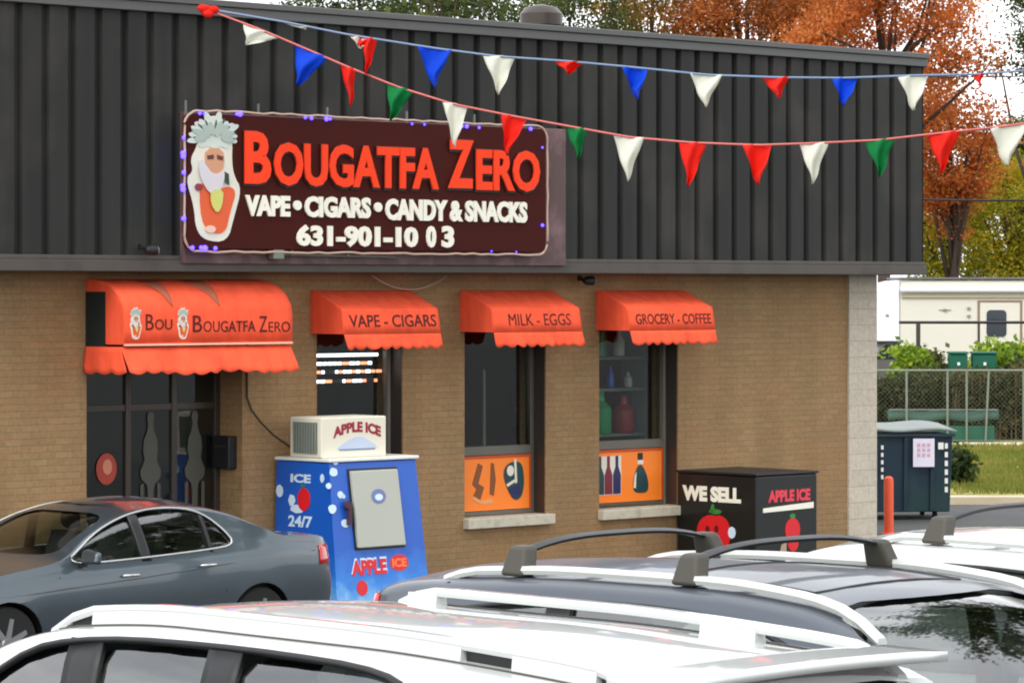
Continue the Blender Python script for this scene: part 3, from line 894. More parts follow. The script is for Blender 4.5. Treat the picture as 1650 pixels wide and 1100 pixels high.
# ------------------------------------------------------------------ posters under the windows
def ellipse(cx, cz, rx, rz, n=16, a0=0):
    return [(cx+rx*math.cos(2*math.pi*k/n+a0), cz+rz*math.sin(2*math.pi*k/n+a0)) for k in range(n)]
def poster(t0, t1, z0, z1, label):
    e = empty('poster', fac((t0+t1)/2, -.185, z0), TH, label, 'poster', 'orange panels below the windows')
    w = (t1-t0)/2; h = z1-z0
    b = MB(); b.box(-w, w, 0, .012, 0, h); b.build('panel', M['poster_orange'], e)
    b = MB(); b.box(-w, w, -.006, -.001, h-.03, h); b.box(w-.025, w, -.006, -.001, 0, h-.03); b.build('dark_edge', mat('poster_border', srgb(196,74,20), .6), e)
    return e, w, h
e1, w1, h1 = poster(1.42, 2.56, .975, 1.585, 'orange panel printed with cigars and a dark oval, under the middle window')
b = MB(); b.prism_y([(-.34,.30),(-.27,.24),(-.18,.50),(-.25,.53)], -.006, 0); b.prism_y([(-.32,.17),(-.22,.12),(-.16,.26),(-.24,.30)], -.006, 0)
b.prism_y([(-.07,.18),(-.01,.16),(.02,.34),(-.01,.52),(-.05,.53)], -.006, 0)
b.build('cigar_print', M['olive_brown'], e1)
b = MB(); b.prism_y([(-.36,.14),(-.2,.07),(.0,.08),(-.05,.13),(-.2,.11),(-.3,.17)], -.005, 0)
b.build('ash_print', mat('poster_faded', srgb(230,160,96), .6), e1)
b = MB(); b.prism_y(chaikin([(.20,.52),(.13,.40),(.20,.22),(.32,.08),(.44,.14),(.47,.34),(.42,.54)]), -.007, 0); b.build('oval_print', M['teal'], e1)
b = MB(); b.prism_y(ellipse(.245,.43,.055,.06), -.011, -.0075); b.prism_y([(.30,.56),(.335,.56),(.35,.30),(.32,.28)], -.011, -.0075); b.prism_y([(.18,.28),(.33,.34),(.33,.31),(.20,.25)], -.011, -.0075)
b.build('pale_print', M['poster_white'], e1)
b = MB(); b.prism_y([(.22,.21),(.38,.28),(.41,.17),(.28,.12)], -.011, -.0075); b.build('navy_patch', M['navy'], e1)
e2, w2, h2 = poster(3.56, 4.74, .975, 1.585, 'orange panel printed with four bottles, under the right window')
b = MB(); b.box(-w2+.01, -.12, -.005, 0, .09, .54); b.build('pale_print', M['poster_white'], e2)
def bprint(e, cx, m, w=.06, z=.1, h=.44, y=-.011):
    b = MB(); b.prism_y([(cx-w,z),(cx+w,z),(cx+w,z+h*.5),(cx+w*.35,z+h*.72),(cx+w*.35,z+h),(cx-w*.35,z+h),(cx-w*.35,z+h*.72),(cx-w,z+h*.5)], y, -.0055)
    b.build('bottle_print', m, e)
bprint(e2, -.48, M['teal'], .07); bprint(e2, -.335, M['maroon'], .062); bprint(e2, -.195, M['navy'], .062)
b = MB(); b.prism_y(chaikin([(.08,.12),(.18,.09),(.34,.10),(.33,.26),(.24,.42),(.16,.42),(.09,.28)]), -.007, 0); b.build('dark_bottle_print', M['teal'], e2)
b = MB(); b.box(.16,.24,-.007,0,.48,.56); b.build('cap_print', M['black'], e2)
b = MB(); b.box(.155,.25,-.007,0,.43,.475); b.prism_y([(.08,.16),(.12,.15),(.13,.34),(.10,.30)], -.011, -.0075); b.build('pale_label', M['poster_white'], e2)

# ------------------------------------------------------------------ awnings
def awning(t0, t1, label, txt, top=3.43, fr=3.215, mid=2.975, low=2.81, out=.50, out2=.585, nm='window_awning', seed=1):
    e = empty(nm, fac((t0+t1)/2, 0.0, 0), TH, label, 'awning', 'orange awnings on the brick wall')
    w = (t1-t0)/2
    rr = random.Random(seed)
    # side profile (out, z): wall -> crown -> front lip
    prof = [(0.005, top), (.06, top-.004)]
    for k in range(1, 6):
        u = k/5
        prof.append((.06+(out-.075)*u, top-.004-(top-fr-.025)*u))
    prof += [(out, fr-.02), (out+(out2-out)*.45, mid)]
    b = MB()
    n = 26; m = len(prof)-1
    b.grid(lambda u, v: (-w+2*w*u, -(np.interp(v*m, range(m+1), [p[0] for p in prof]) + .004*math.sin(u*21+seed)*math.sin(v*3.1)), float(np.interp(v*m, range(m+1), [p[1] for p in prof]))), n, m*2)
    b.build('canopy', M['awning'], e, smooth='auto', solid=.006)
    for sx in (-1, 1):
        s = MB()
        poly = [(-p[0], p[1]) for p in prof] + [(-.005, mid)]
        s.prism_x(poly, sx*w-.003, sx*w+.003)
        s.build('side_panel', M['awning'], e)
    v = MB()
    nn = 72
    def val(u, q):
        x = -w+2*w*u
        sc = abs(math.sin(u*math.pi*9+.5*math.sin(u*7+seed)))
        zl = low+.035*(1-sc)
        z = mid-.004+(zl-mid)*q
        yy = -(out+(out2-out)*(.45+.55*q) + q*(.016*math.sin(u*17+seed*2)+.008*math.sin(u*41+seed)))
        return (x, yy, z)
    v.grid(val, nn, 4)
    v.build('valance', M['awning'], e, smooth=True, solid=.005)
    # frame tubes behind
    fr_ = MB(); fr_.tube([(-w+.01,-out+.01,mid+.01),(w-.01,-out+.01,mid+.01)], .012); fr_.tube([(-w+.01,-.01,mid+.01),(-w+.01,-out+.01,mid+.01)], .01); fr_.tube([(w-.01,-.01,mid+.01),(w-.01,-out+.01,mid+.01)], .01)
    fr_.build('frame', M['galv'], e)
    if txt:
        tb = MB()
        def pl(x, z, d):
            q = (fr-.02-z)/((fr-.02)-mid)
            return (x, -(out+(out2-out)*.45*q) - .004 - d, z)
        add_text(tb, txt[0], txt[1], txt[2], txt[3], txt[4], 0, .003, .0 if 'MILK' in txt[0] else .012, place=pl)
        tb.build('lettering', M['awning_text'], e)
    return e
add_streaks(M['awning'], .88, 1.08, 9, .8)
awning(-.88, .50, 'orange awning lettered VAPE - CIGARS over the left window', ('VAPE - CIGARS', -.60, .64, 3.045, 3.175), seed=1)
awning(1.29, 2.66, 'orange awning lettered MILK - EGGS over the middle window', ('MILK - EGGS', -.44, .52, 3.045, 3.175), seed=2)
awning(3.43, 4.86, 'orange awning lettered GROCERY - COFFEE over the right window', ('GROCERY - COFFEE', -.60, .66, 3.045, 3.165), seed=3)

# entrance awning
e = empty('entrance_awning', fac(-2.745, 0, 0), TH, 'large orange rounded awning lettered with the shop name over the entrance door', 'awning', 'orange awnings on the brick wall')
w = 1.085; out = .62
prof = [(0.005, 3.545), (.12, 3.54), (.26, 3.52), (.40, 3.47), (.52, 3.39), (.60, 3.28), (out, 3.18), (out, 2.90)]
m = len(prof)-1
b = MB()
b.grid(lambda u, v: (-w+2*w*u, -(float(np.interp(v*m, range(m+1), [p[0] for p in prof]))+.004*math.sin(u*16)), float(np.interp(v*m, range(m+1), [p[1] for p in prof]))), 30, m*2)
b.build('canopy', M['awning'], e, smooth='auto', solid=.006)
for sx in (-1, 1):
    s = MB()
    s.prism_x([(-p[0], p[1]) for p in prof] + [(-.005, 2.90)], sx*w-.003, sx*w+.003)
    s.build('side_panel', M['awning'], e)
s = MB(); s.box(-w-.012, -w-.004, -.33, -.015, 2.86, 3.42); s.build('side_opening_shade', M['dark_green'], e)  # dark sheet painted as the shade inside the awning's open side
s = MB(); s.box(-w, w, -out-.012, -out+.004, 2.885, 2.905); s.build('piping', M['awning_edge'], e)
v = MB()
def val(u, q):
    x = -w-.02+(2*w+.02)*u
    zl = 2.60+.03*(1-abs(math.sin(u*math.pi*11)))+.012*math.sin(u*13)
    z = 2.875+(zl-2.875)*q
    return (x, -(out-.03+.15*q+q*(.028*math.sin(u*19)+.014*math.sin(u*43))), z)
v.grid(val, 90, 5)
def vals(u, q):
    yy = -(.02+(out-.03+.13*q-.02)*u)
    return (-w-.02-.03*q+.008*math.sin(u*14)*q, yy, 2.875+(2.60+.03*(1-abs(math.sin(u*math.pi*3)))-2.875)*q)
v.grid(vals, 20, 5)
v.build('valance', M['awning'], e, smooth=True, solid=.005)
tb = MB()
def tpos(x): return meas(x, 520, out)[0]+2.745
def tz(x, y): return meas(x, y, out)[1]
for (txt, xa, xb, ya, yb) in (('B',234,247,532,506),('OU',249,277,531,514),('B',310,325,535,508),('OUGATFA',327,411,535,517),('Z',417,430,535,509),('ERO',432,467,535,518)):
    tb = MB(); add_text(tb, txt, tpos(xa), tpos(xb), tz(xa,ya), tz(xa,yb), -out-.006, .003, .004)
    tb.build('lettering', M['awning_text'], e)
for (xa, xb, xt) in ((238,270,262), (306,345,338)):     # added brown triangles in the wall's tone, from a doubled awning corner
    b = MB(); t_a, t_b, t_c = (meas(q, 456, .45)[0]+2.745 for q in (xa, xb, xt))
    N_ = 6
    def crown(x, v):
        k_ = np.interp(v, [0, 1], [2.0, 5.2])
        return (x, -float(np.interp(k_, range(m+1), [p_[0] for p_ in prof]))-.008, float(np.interp(k_, range(m+1), [p_[1] for p_ in prof]))+.008)
    b.grid(lambda u, v: crown((t_a+(t_b-t_a)*u)*(1-v)+t_c*v*1.0, v), 4, 8)
    b.build('brown_patch', M['patch'], e, smooth=True, solid=.003)

def emblem(parent, cx, cz, sx, sz, y, th=.004, nm='emblem'):
    """white-haired bearded man in an orange robe, drawn with flat layers"""
    P = lambda pts: [(cx+px*sx, cz+pz*sz) for px, pz in pts]
    root = MB(); root.prism_y(P(chaikin([(-.28,-.98),(.42,-1.0),(.62,-.6),(.86,-.15),(.62,.05),(.55,.3),(.58,.62),(.3,.98),(-.2,1.0),(-.52,.72),(-.5,.5),(-.72,.3),(-.62,.1),(-.86,0),(-.6,-.45),(-.55,-.8)],2)), y-th, y)
    r = root.build(nm, mat('emblem_white_outline', srgb(226,222,206), .5), parent)
    b = MB(); b.prism_y(P(chaikin([(-.36,-.82),(.34,-.90),(.50,-.5),(.70,-.18),(.40,-.1),(.1,-.2),(-.2,-.05),(-.48,-.1)],2)), y-2*th, y-th-.0005); b.build('robe', mat('emblem_orange', srgb(226,92,44), .5), r)
    hr = random.Random(4)
    b = MB(); b.prism_y(P(chaikin([(-.46,.46),(-.56,.66),(-.40,.90),(0,1.0),(.40,.90),(.54,.66),(.44,.46),(.2,.52),(0,.47),(-.2,.52)],2)), y-1.9*th, y-th-.0005); b.build('hair', M['hair_pale'], r)
    for nm_h, mt_h, cnt, r0, lo_ in (('hair', M['hair_pale'], 13, .30, 0), ('hair_strand', M['hair_dark'], 9, .26, .6), ('hair', M['hair_mid'], 8, .18, 1.2)):  # pale locks with dark green strands drawn between them
        b = MB()
        for q in range(cnt):
            a = R(-8 + 196*q/(cnt-1)) + hr.uniform(-.1, .1)
            rr_ = r0*hr.uniform(.8, 1.15); ln = .19*hr.uniform(.8, 1.3) if nm_h == 'hair' else .15; wd = .085 if nm_h == 'hair' else .028
            hx, hz = (rr_+.12)*math.cos(a)*1.35, .66+rr_*math.sin(a)*.85
            pts_ = [(hx+(ln*math.cos(t_)*math.cos(a)-wd*math.sin(t_)*math.sin(a))*1.2, hz+(ln*math.cos(t_)*math.sin(a)*.6+wd*math.sin(t_)*math.cos(a)*.6)) for t_ in [2*math.pi*k/10 for k in range(10)]]
            b.prism_y(P(pts_), y-(2.0+lo_+.04*q)*th, y-th-.0005)
        b.build(nm_h, mt_h, r)
    b = MB(); b.prism_y(P(chaikin([(-.28,.48),(.26,.48),(.30,.22),(.14,0),(-.12,0),(-.28,.22)],1)), y-3.5*th, y-2*th-.0005); b.build('face', mat('emblem_skin', srgb(206,150,116), .6), r)
    b = MB(); b.prism_y(P([(-.24,.36),(-.04,.38),(-.04,.31),(-.22,.30)]), y-4.2*th, y-3.6*th); b.prism_y(P([(.06,.38),(.26,.35),(.24,.29),(.07,.31)]), y-4.2*th, y-3.6*th); b.build('brow', mat('emblem_brow', srgb(96,52,40), .6), r)
    b = MB(); b.prism_y(P(chaikin([(-.44,.34),(-.26,.2),(-.1,.08),(.14,.08),(.3,.18),(.28,-.05),(.1,-.22),(-.1,-.25),(-.3,-.15),(-.5,.1)],1)), y-4.4*th, y-3.6*th); b.build('beard', mat('emblem_beard', srgb(214,208,212), .6), r)
    b = MB(); b.prism_y(P([(.28,.12),(.42,.08),(.44,-.1),(.32,-.06)]), y-4.4*th, y-3.6*th); b.build('lock', mat('emblem_dark_lock', srgb(40,62,56), .6), r)
    b = MB(); b.prism_y(P(chaikin([(-.14,-.18),(.26,-.16),(.22,-.42),(.06,-.56),(-.14,-.4)],1)), y-4.8*th, y-4.5*th); b.build('collar', mat('emblem_yellow_green', srgb(206,206,110), .6), r)
    b = MB(); b.prism_y(P([(cc*.12-.5+.02, ss*.06-.14) for cc, ss in [(math.cos(2*math.pi*k/10), math.sin(2*math.pi*k/10)) for k in range(10)]]), y-3*th, y-2*th-.0005); b.build('clasp', mat('emblem_plum', srgb(140,50,66), .6), r)
    b = MB(); b.prism_y(P([(cc*.16-.12, ss*.06-.80) for cc, ss in [(math.cos(2*math.pi*k/12), math.sin(2*math.pi*k/12)) for k in range(12)]]), y-3*th, y-2*th-.0005); b.build('hand', mat('emblem_pale_hand', srgb(236,200,180), .6), r)
    return r
for (xc) in (218, 294):
    z = (tz(xc, 498)+tz(xc, 545))/2
    emblem(e, tpos(xc), z, .09, .155, -out-.006, .0025)

# ------------------------------------------------------------------ main sign
SO = .70
sg = empty('shop_sign', fac(0, SO-.08, 0), TH, 'dark maroon sign reading BOUGATFA ZERO with white lettering and blue lights', 'sign')
oy = 0.0
def st(x, y, o=SO): return meas(x, y, o)
b = MB(); b.prism_y(rounded(-3.10, 1.93, 3.85, 5.20, .07), -.08, -.005)
b.build('panel', M['sign_brown'], sg, bevel=.006)
lr, ls = MB(), MB()
for (txt, xa, xb, ya, yb) in (('B',392,434,296,211),('OUGATFA',439,704,299,229),('Z',720,760,303,225),('ERO',765,867,307,240)):
    xm = (xa+xb)/2
    t0, z0 = st(xa, ya); t1 = st(xb, ya)[0]; z1 = st(xa, yb)[1]
    add_text(lr, txt, t0, t1, z0, z1, -.095, .02, .032)
    add_text(ls, txt, t0-.015, t1+.02, z0-.025, z1+.01, -.081, .012, .06)
lr.build('name_lettering', M['letter_red'], sg); ls.build('letter_back', M['letter_backing'], sg)
b = MB()
for (txt, xa, xb, ya, yb) in (('VAPE',394,466,348,314),('CIGARS',490,596,350,316),('CANDY & SNACKS',620,848,355,320)):
    t0, z0 = st(xa, ya); t1 = st(xb, ya)[0]; z1 = st(xa, yb)[1]
    add_text(b, txt, t0, t1, z0, z1, -.081, .02, .048)
for xc, yc in ((478,331),(608,334)):
    t0, z0 = st(xc, yc); b.prism_y(ellipse(t0, z0, .055, .05), -.10, -.081)
b.build('goods_lettering', M['letter_white'], sg)
b = MB()
for (txt, xa, xb) in (('631-901-10',477,672),('0',686,701),('3',711,730)):
    t0, z0 = st(xa, 397 if xa < 600 else 399); t1 = st(xb, 399)[0]; z1 = st(xa, 362 if xa < 600 else 364)[1]
    add_text(b, txt, t0, t1, z0, z1, -.081, .02, .045)
b.build('phone_lettering', M['letter_white'], sg)
t0, z0 = st(344, 288)
emblem(sg, t0, z0, .42, .635, -.081, .006)
# rope light round the panel
rp = rounded(-3.13, 1.96, 3.82, 5.23, .16, 6)
path = []
for i in range(len(rp)):
    a, c = Vector((rp[i][0], 0, rp[i][1])), Vector((rp[(i+1) % len(rp)][0], 0, rp[(i+1) % len(rp)][1]))
    ns = max(1, int((c-a).length/.12))
    for q in range(ns):
        p_ = a.lerp(c, q/ns); path.append((p_.x, -.075+rnd.uniform(-.006,.006), p_.z+rnd.uniform(-.008,.008)))
b = MB(); b.tube(path, .013, 6, closed=True); b.build('rope_light', M['rope'], sg, smooth=True)
b = MB()
for (x_, y_, r_) in ((320,183,.028),(327,184,.02),(385,184,.045),(380,184,.03),(490,190,.025),(500,191,.03),(524,192,.04),(530,192,.025),(662,200,.02),(682,201,.02),(743,204,.025),(750,204,.035),(770,206,.025),(853,208,.035),
        (294,222,.03),(293,247,.045),(293,252,.04),(294,278,.035),(292,300,.04),(293,305,.045),(294,352,.04),(308,399,.035),(322,399,.035),(328,400,.05),(345,400,.035),(872,238,.02),(872,363,.03),(790,405,.015),(830,406,.015)):
    t0, z0 = st(x_, y_, SO-.01); b = MB(); b.blob((t0, -.09, z0), r_*.62, 8); b.build('blue_lamp', M['led_blue'], sg, smooth=True)
b = MB()
for (x_, y_) in ((290,170),(407,172),(518,176),(646,186),(755,188)):
    t0, z0 = st(x_, y_, .55); b.box(t0-.008, t0+.008, -.03, -.01, 5.15, 5.33)
for (x_, y_) in ((470,409),(560,410)):
    t0, z0 = st(x_, y_, .66); b.box(t0-.01, t0+.01, -.05, -.02, z0-.02, z0+.05)
b.build('mounting_bracket', M['galv'], sg)

# conduit and small fixtures
cd = empty('conduit', fac(0,0,0), TH, 'thin pale conduit with a junction box under the left half of the big sign', 'conduit')
t0 = meas(440, 410, .66)[0]; t1 = meas(640, 414, .66)[0]
b = MB(); b.tube([(t0,-.64,3.80),(t0+.5,-.64,3.795),(t1,-.64,3.785)], .012); b.build('pipe', M['galv'], cd)
b = MB(); b.box(t0-.02, t0+.12, -.70, -.602, 3.75, 3.85); b.build('junction_box', M['galv'], cd, bevel=.01)
def spot(loc, label, nm='flood_light', flip=1):
    e = empty(nm, loc, TH, label, 'light')
    b = MB(); b.box(-.02,.02,-.05,0,-.02,.04); b.build('bracket', M['black'], e)
    b = MB(); b.lathe([(.03,-.02),(.05,.02),(.055,.11)], axis='x', c=(.02*flip,-.09,-.02), n=14); b.build('lamp_head', M['black'], e, smooth='auto')
    b = MB(); b.lathe([(.05,0),(.045,.012)], axis='x', c=(.02*flip+.11,-.09,-.02), n=14); b.build('lens', M['ivory'], e)
t0, z0 = meas(225, 400, .56); spot(fac(t0, .56, z0), 'small dark flood light on the fascia left of the sign')
t0, z0 = meas(938, 455, .2); spot(fac(t0, .14, 3.56), 'dark security light under the fascia between the middle and right awnings', 'security_light')
b = MB(); b.tube([meas(600+120*i/12, 0, .1)[:1] + (-.1, 3.59-.15*(1-((i-6)/6)**2)) for i in range(13)], .008, 6)
o = b.build('loose_wire', M['rope'], smooth=True); o.location = fac(0,0,0); o.rotation_euler = (0,0,TH); tag(o, 'pale wire sagging in a loop above the left window awning', 'wire')
b = MB()
cp = [(398,615),(398,640),(405,660),(420,680),(440,700),(462,716),(474,724)]
pts = []
for (x_, y_) in cp:
    t0, z0 = meas(x_, y_, .02+.2*max(0,(x_-398)/76)); pts.append((t0, -.02-.2*max(0,(x_-398)/76), z0))
b.tube([(pts[0][0], -.02, 3.0)]+pts, .012, 6)
o = b.build('power_cable', M['cable'], smooth=True); o.location = fac(0,0,0); o.rotation_euler = (0,0,TH); tag(o, 'brown cable drooping from the door jamb to the ice machine', 'cable')
# black box on the right jamb of the entrance
e = empty('mail_box', fac(-1.81, -.2, 1.75), TH, 'black wall box on the right side of the entrance recess', 'box')
b = MB(); b.box(-.12, -.004, -.12, .14, -.17, .17); b.build('box_body', M['black'], e, bevel=.012)
b = MB(); b.box(-.128, -.121, -.08, .10, .05, .07); b.build('slot', M['bronze'], e)
# round sticker on the door glass
e = empty('door_sticker', fac(meas(172, 745, -.37)[0], -.378, 1.62), TH, 'faded red oval sticker low on the left glass of the entrance', 'sticker')
b = MB(); b.prism_y(ellipse(0,0,.13,.16,20), -.004, 0); b.build('sticker_face', mat('sticker_red', srgb(170,62,44), .6), e)
b = MB(); b.prism_y(ellipse(.01,.02,.06,.08,12), -.007, -.0045); b.build('sticker_centre', mat('sticker_pale', srgb(206,130,104), .6), e)
# pale post at left jamb
b = MB(); b.box(-.03,.03,-.03,.03,0,1.1); o = b.build('door_post', M['ivory'], bevel=.01); o.location = fac(-3.70, -.2, .0); o.rotation_euler=(0,0,TH)
tag(o, 'short pale post at the left jamb of the entrance', 'post')

# ------------------------------------------------------------------ blue ice machine
im = empty('ice_machine', fac(-.80, 0, 0), TH, 'blue ice vending machine with slanted front and grey door against the brick wall', 'ice machine')
hw = .60
def fo(z): return .90 + (1.70-z)*.125      # outward position of the slanted front
def sw(z): return hw + (1.70-z)*.03
zb_, zt_ = .03, 1.66
b = MB()
b.hexa([(-sw(zb_),-fo(zb_),zb_),(sw(zb_),-fo(zb_),zb_),(sw(zb_),-.06,zb_),(-sw(zb_),-.06,zb_),(-sw(zt_),-fo(zt_),zt_),(sw(zt_),-fo(zt_),zt_),(sw(zt_),-.06,zt_),(-sw(zt_),-.06,zt_)])
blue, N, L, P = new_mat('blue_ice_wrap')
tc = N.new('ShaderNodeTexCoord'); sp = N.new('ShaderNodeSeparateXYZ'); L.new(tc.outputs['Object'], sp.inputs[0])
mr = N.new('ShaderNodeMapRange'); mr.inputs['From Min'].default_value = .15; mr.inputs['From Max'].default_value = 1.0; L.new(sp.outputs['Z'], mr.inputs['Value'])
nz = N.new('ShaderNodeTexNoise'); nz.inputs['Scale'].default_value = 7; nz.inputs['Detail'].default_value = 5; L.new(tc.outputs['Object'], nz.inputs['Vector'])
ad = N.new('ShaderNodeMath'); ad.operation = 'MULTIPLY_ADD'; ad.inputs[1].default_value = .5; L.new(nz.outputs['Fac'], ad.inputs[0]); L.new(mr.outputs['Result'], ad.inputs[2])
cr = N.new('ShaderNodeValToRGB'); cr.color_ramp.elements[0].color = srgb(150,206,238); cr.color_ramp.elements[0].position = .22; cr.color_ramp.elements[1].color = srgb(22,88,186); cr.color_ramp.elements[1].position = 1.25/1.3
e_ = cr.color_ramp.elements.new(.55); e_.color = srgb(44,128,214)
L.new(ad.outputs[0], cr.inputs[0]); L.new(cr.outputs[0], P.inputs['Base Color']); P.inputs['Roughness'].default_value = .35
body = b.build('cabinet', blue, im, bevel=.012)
b = MB(); b.box(-hw-.02, hw+.03, -.93, -.05, 1.665, 1.70); b.build('lid', M['whitepaint'], im, bevel=.01)
for sx in (-.5, .5):
    for yy in (-.9, -.15):
        b = MB(); b.box(sx-.04, sx+.04, yy-.04, yy+.04, 0, .028); b.build('foot', M['black'], im)
def ipl(off): return lambda x, z, d: (x, -fo(z)-off-d, z)
# door: fitted between measured corners
b = MB()
dx0 = -.80+ -.0
def mt(x, y, z): return meas(x, y, fo(z))[0] + .80
L0, L1 = mt(561, 760, 1.58), mt(636, 750, 1.58); B0, B1 = mt(577, 875, .86), mt(660, 870, .86)
def slab(x0a, x1a, x0b, x1b, za, zb2, th, off=.004):
    q = MB()
    q.hexa([(x0b,-fo(zb2)-off-th,zb2),(x1b,-fo(zb2)-off-th,zb2),(x1b,-fo(zb2)-off,zb2),(x0b,-fo(zb2)-off,zb2),(x0a,-fo(za)-off-th,za),(x1a,-fo(za)-off-th,za),(x1a,-fo(za)-off,za),(x0a,-fo(za)-off,za)])
    return q
door = slab(L0, L1, L0+.02, L1+.03, 1.57, .78, .045).build('door', M['ice_door'], im, bevel=.012)
b = slab(L0-.02, L1+.02, L0, L1+.05, 1.59, .755, .006, .002); b.build('door_gasket', M['black'], im)
b = MB(); cxl = (L0+L1)/2+.02
ring = ellipse(cxl, 1.30, .10, .075, 20); b.add([ipl(.051)(x, z, .003) for x, z in ring] + [ipl(.051)(x, z, 0) for x, z in ring], [tuple(range(20))]+[(i,(i+1)%20,20+(i+1)%20,20+i) for i in range(20)]); b.build('logo', mat('logo_blue_grey', srgb(110,120,168), .5), door)
b = MB(); ring = ellipse(cxl, 1.29, .055, .035, 16); b.add([ipl(.055)(x, z, .003) for x, z in ring] + [ipl(.055)(x, z, 0) for x, z in ring], [tuple(range(16))]+[(i,(i+1)%16,16+(i+1)%16,16+i) for i in range(16)]); b.build('logo_centre', M['ice_blue'], door)
b = MB(); hx = L0-.07; b.lathe([(.05,0),(.055,.03),(.03,.05)], axis='y', c=(hx,-fo(1.22)-.055,1.22), n=12); b.box(hx-.02,hx+.02,-fo(1.0)-.05,-fo(1.0)-.004,1.02,1.2); b.build('door_latch', mat('latch_dark', srgb(70,44,60), .5), im)
# ice cube splashes on the front
b = MB(); rr = random.Random(3)
for (x_, y_, r_) in ((537,761,.045),(529,783,.03),(548,797,.035),(535,820,.045),(556,843,.045),(553,800,.02),(540,745,.03)):
    zc = meas(x_, y_, 1.0)[1]; tc_ = meas(x_, y_, fo(zc))[0]+.80
    ring = [(tc_+r_*1.1*math.cos(a)*(1+.2*rr.random()), zc+r_*.95*math.sin(a)*(1+.2*rr.random())) for a in [2*math.pi*k/9 for k in range(9)]]
    b.add([ipl(.003)(x, z, .004) for x, z in ring] + [ipl(.003)(x, z, 0) for x, z in ring], [tuple(range(9))]+[(i,(i+1)%9,9+(i+1)%9,9+i) for i in range(9)])
b.build('ice_print', M['ice_blue'], im)
b = MB()
zc = .60
add_text(b, 'APPLE', mt(566,0,zc), mt(622,0,zc), .50, .655, 0, .004, .05, place=ipl(.003)); b.build('lettering_apple', M['apple_red'], im)
b = MB(); add_text(b, 'APPLE', mt(566,0,zc)-.008, mt(622,0,zc)+.01, .515, .675, 0, .002, .06, place=ipl(.0005)); b.build('lettering_edge', M['ice_blue'], im)
b = MB(); cx_ = mt(643,0,zc)
ring = ellipse(cx_, .60, .13, .085, 18); b.add([ipl(.001)(x, z, .003) for x, z in ring] + [ipl(.001)(x, z, 0) for x, z in ring], [tuple(range(18))]+[(i,(i+1)%18,18+(i+1)%18,18+i) for i in range(18)]); b.build('red_patch', M['apple_red'], im)
b = MB(); add_text(b, 'ICE', cx_-.10, cx_+.10, .555, .645, 0, .003, .04, place=ipl(.0045)); b.build('lettering_ice', mat('print_orange', srgb(255,120,60), .5), im)
b = MB(); ax_, az_ = mt(583,0,.4), .37
ring = ellipse(ax_, az_, .075, .08, 14); b.add([ipl(.001)(x, z, .004) for x, z in ring] + [ipl(.001)(x, z, 0) for x, z in ring], [tuple(range(14))]+[(i,(i+1)%14,14+(i+1)%14,14+i) for i in range(14)]); b.build('apple_print', M['apple_red'], im)
# left side prints (facing -x): place(x -> y)
def spl(yc):
    return lambda x, z, d: (-sw(z)-.0015-d, -x, z)
# x here is the outward distance; text must read with outward increasing to the right
b = MB()
add_text(b, 'ICE', .30, .62, 1.44, 1.53, 0, .003, .04, place=spl(0)); b.build('side_lettering', M['ice_blue'], im); b = MB()
add_text(b, '24/7', .28, .66, .98, 1.10, 0, .003, .03, place=spl(0))
b.build('side_lettering', M['ice_blue'], im)
b = MB(); 
def sring(cy, cz, ry, rz, n, th, b, jit=0):
    ring = [(cy+ry*math.cos(2*math.pi*k/n)*(1+jit*rr.random()), cz+rz*math.sin(2*math.pi*k/n)*(1+jit*rr.random())) for k in range(n)]
    b.add([spl(0)(x, z, th) for x, z in ring] + [spl(0)(x, z, 0) for x, z in ring], [tuple(range(n))]+[(i,(i+1)%n,n+(i+1)%n,n+i) for i in range(n)])
sring(.52, 1.27, .10, .12, 16, .006, b); b.build('side_apple', M['apple_red'], im)
for args in [(.42,1.17,.10,.04,7,.005), (.33,1.25,.05,.06,6,.004), (.13,1.34,.05,.06,8,.003), (.80,1.5,.03,.04,7,.003)] + [(rr.uniform(.15,.8), rr.uniform(.3,.9), .03, .03, 6, .002) for q in range(8)]:
    b = MB(); sring(*args, b, .25); b.build('ice_splash', M['ice_blue'], im)
b = MB(); sring(.50, 1.41, .04, .015, 6, .006, b); b.build('side_leaf', M['leaf_green'], im)
# cooling unit on top
cu = empty('cooling_unit', fac(-.96, .30, 1.701), TH, 'white louvred cooling unit lettered APPLE ICE on top of the blue ice machine', 'cooling unit')
b = MB(); b.box(-.46,.44,-.50,0,0,.42); b.build('casing', M['ivory'], cu, bevel=.015)
b = MB(); b.box(-.468,-.4605,-.44,-.06,.05,.37); gr = b.build('grille', mat('grille_back', srgb(96,104,96), .6), cu)
b = MB()
for q in range(9): b.box(-.482,-.469,-.43+q*.042,-.43+q*.042+.018,.05,.37)
b.build('louvre', M['grille'], gr)
b = MB(); add_text(b, 'APPLE ICE', -.30, .36, .20, .31, -.501, .003, .05, arch=.06); b.build('lettering', mat('print_crimson', srgb(150,24,50), .5), cu)
b = MB(); b.prism_y(chaikin([(-.30,.07),(.36,.07),(.22,.16),(.06,.23),(-.12,.17)],1), -.503, -.5005); b.build('snow_print', mat('snow_print', srgb(190,202,222), .5), cu)
b = MB(); b.box(-.22,.28,-.504,-.5032,.075,.09); b.build('line_print', mat('line_print', srgb(110,120,150), .5), cu)

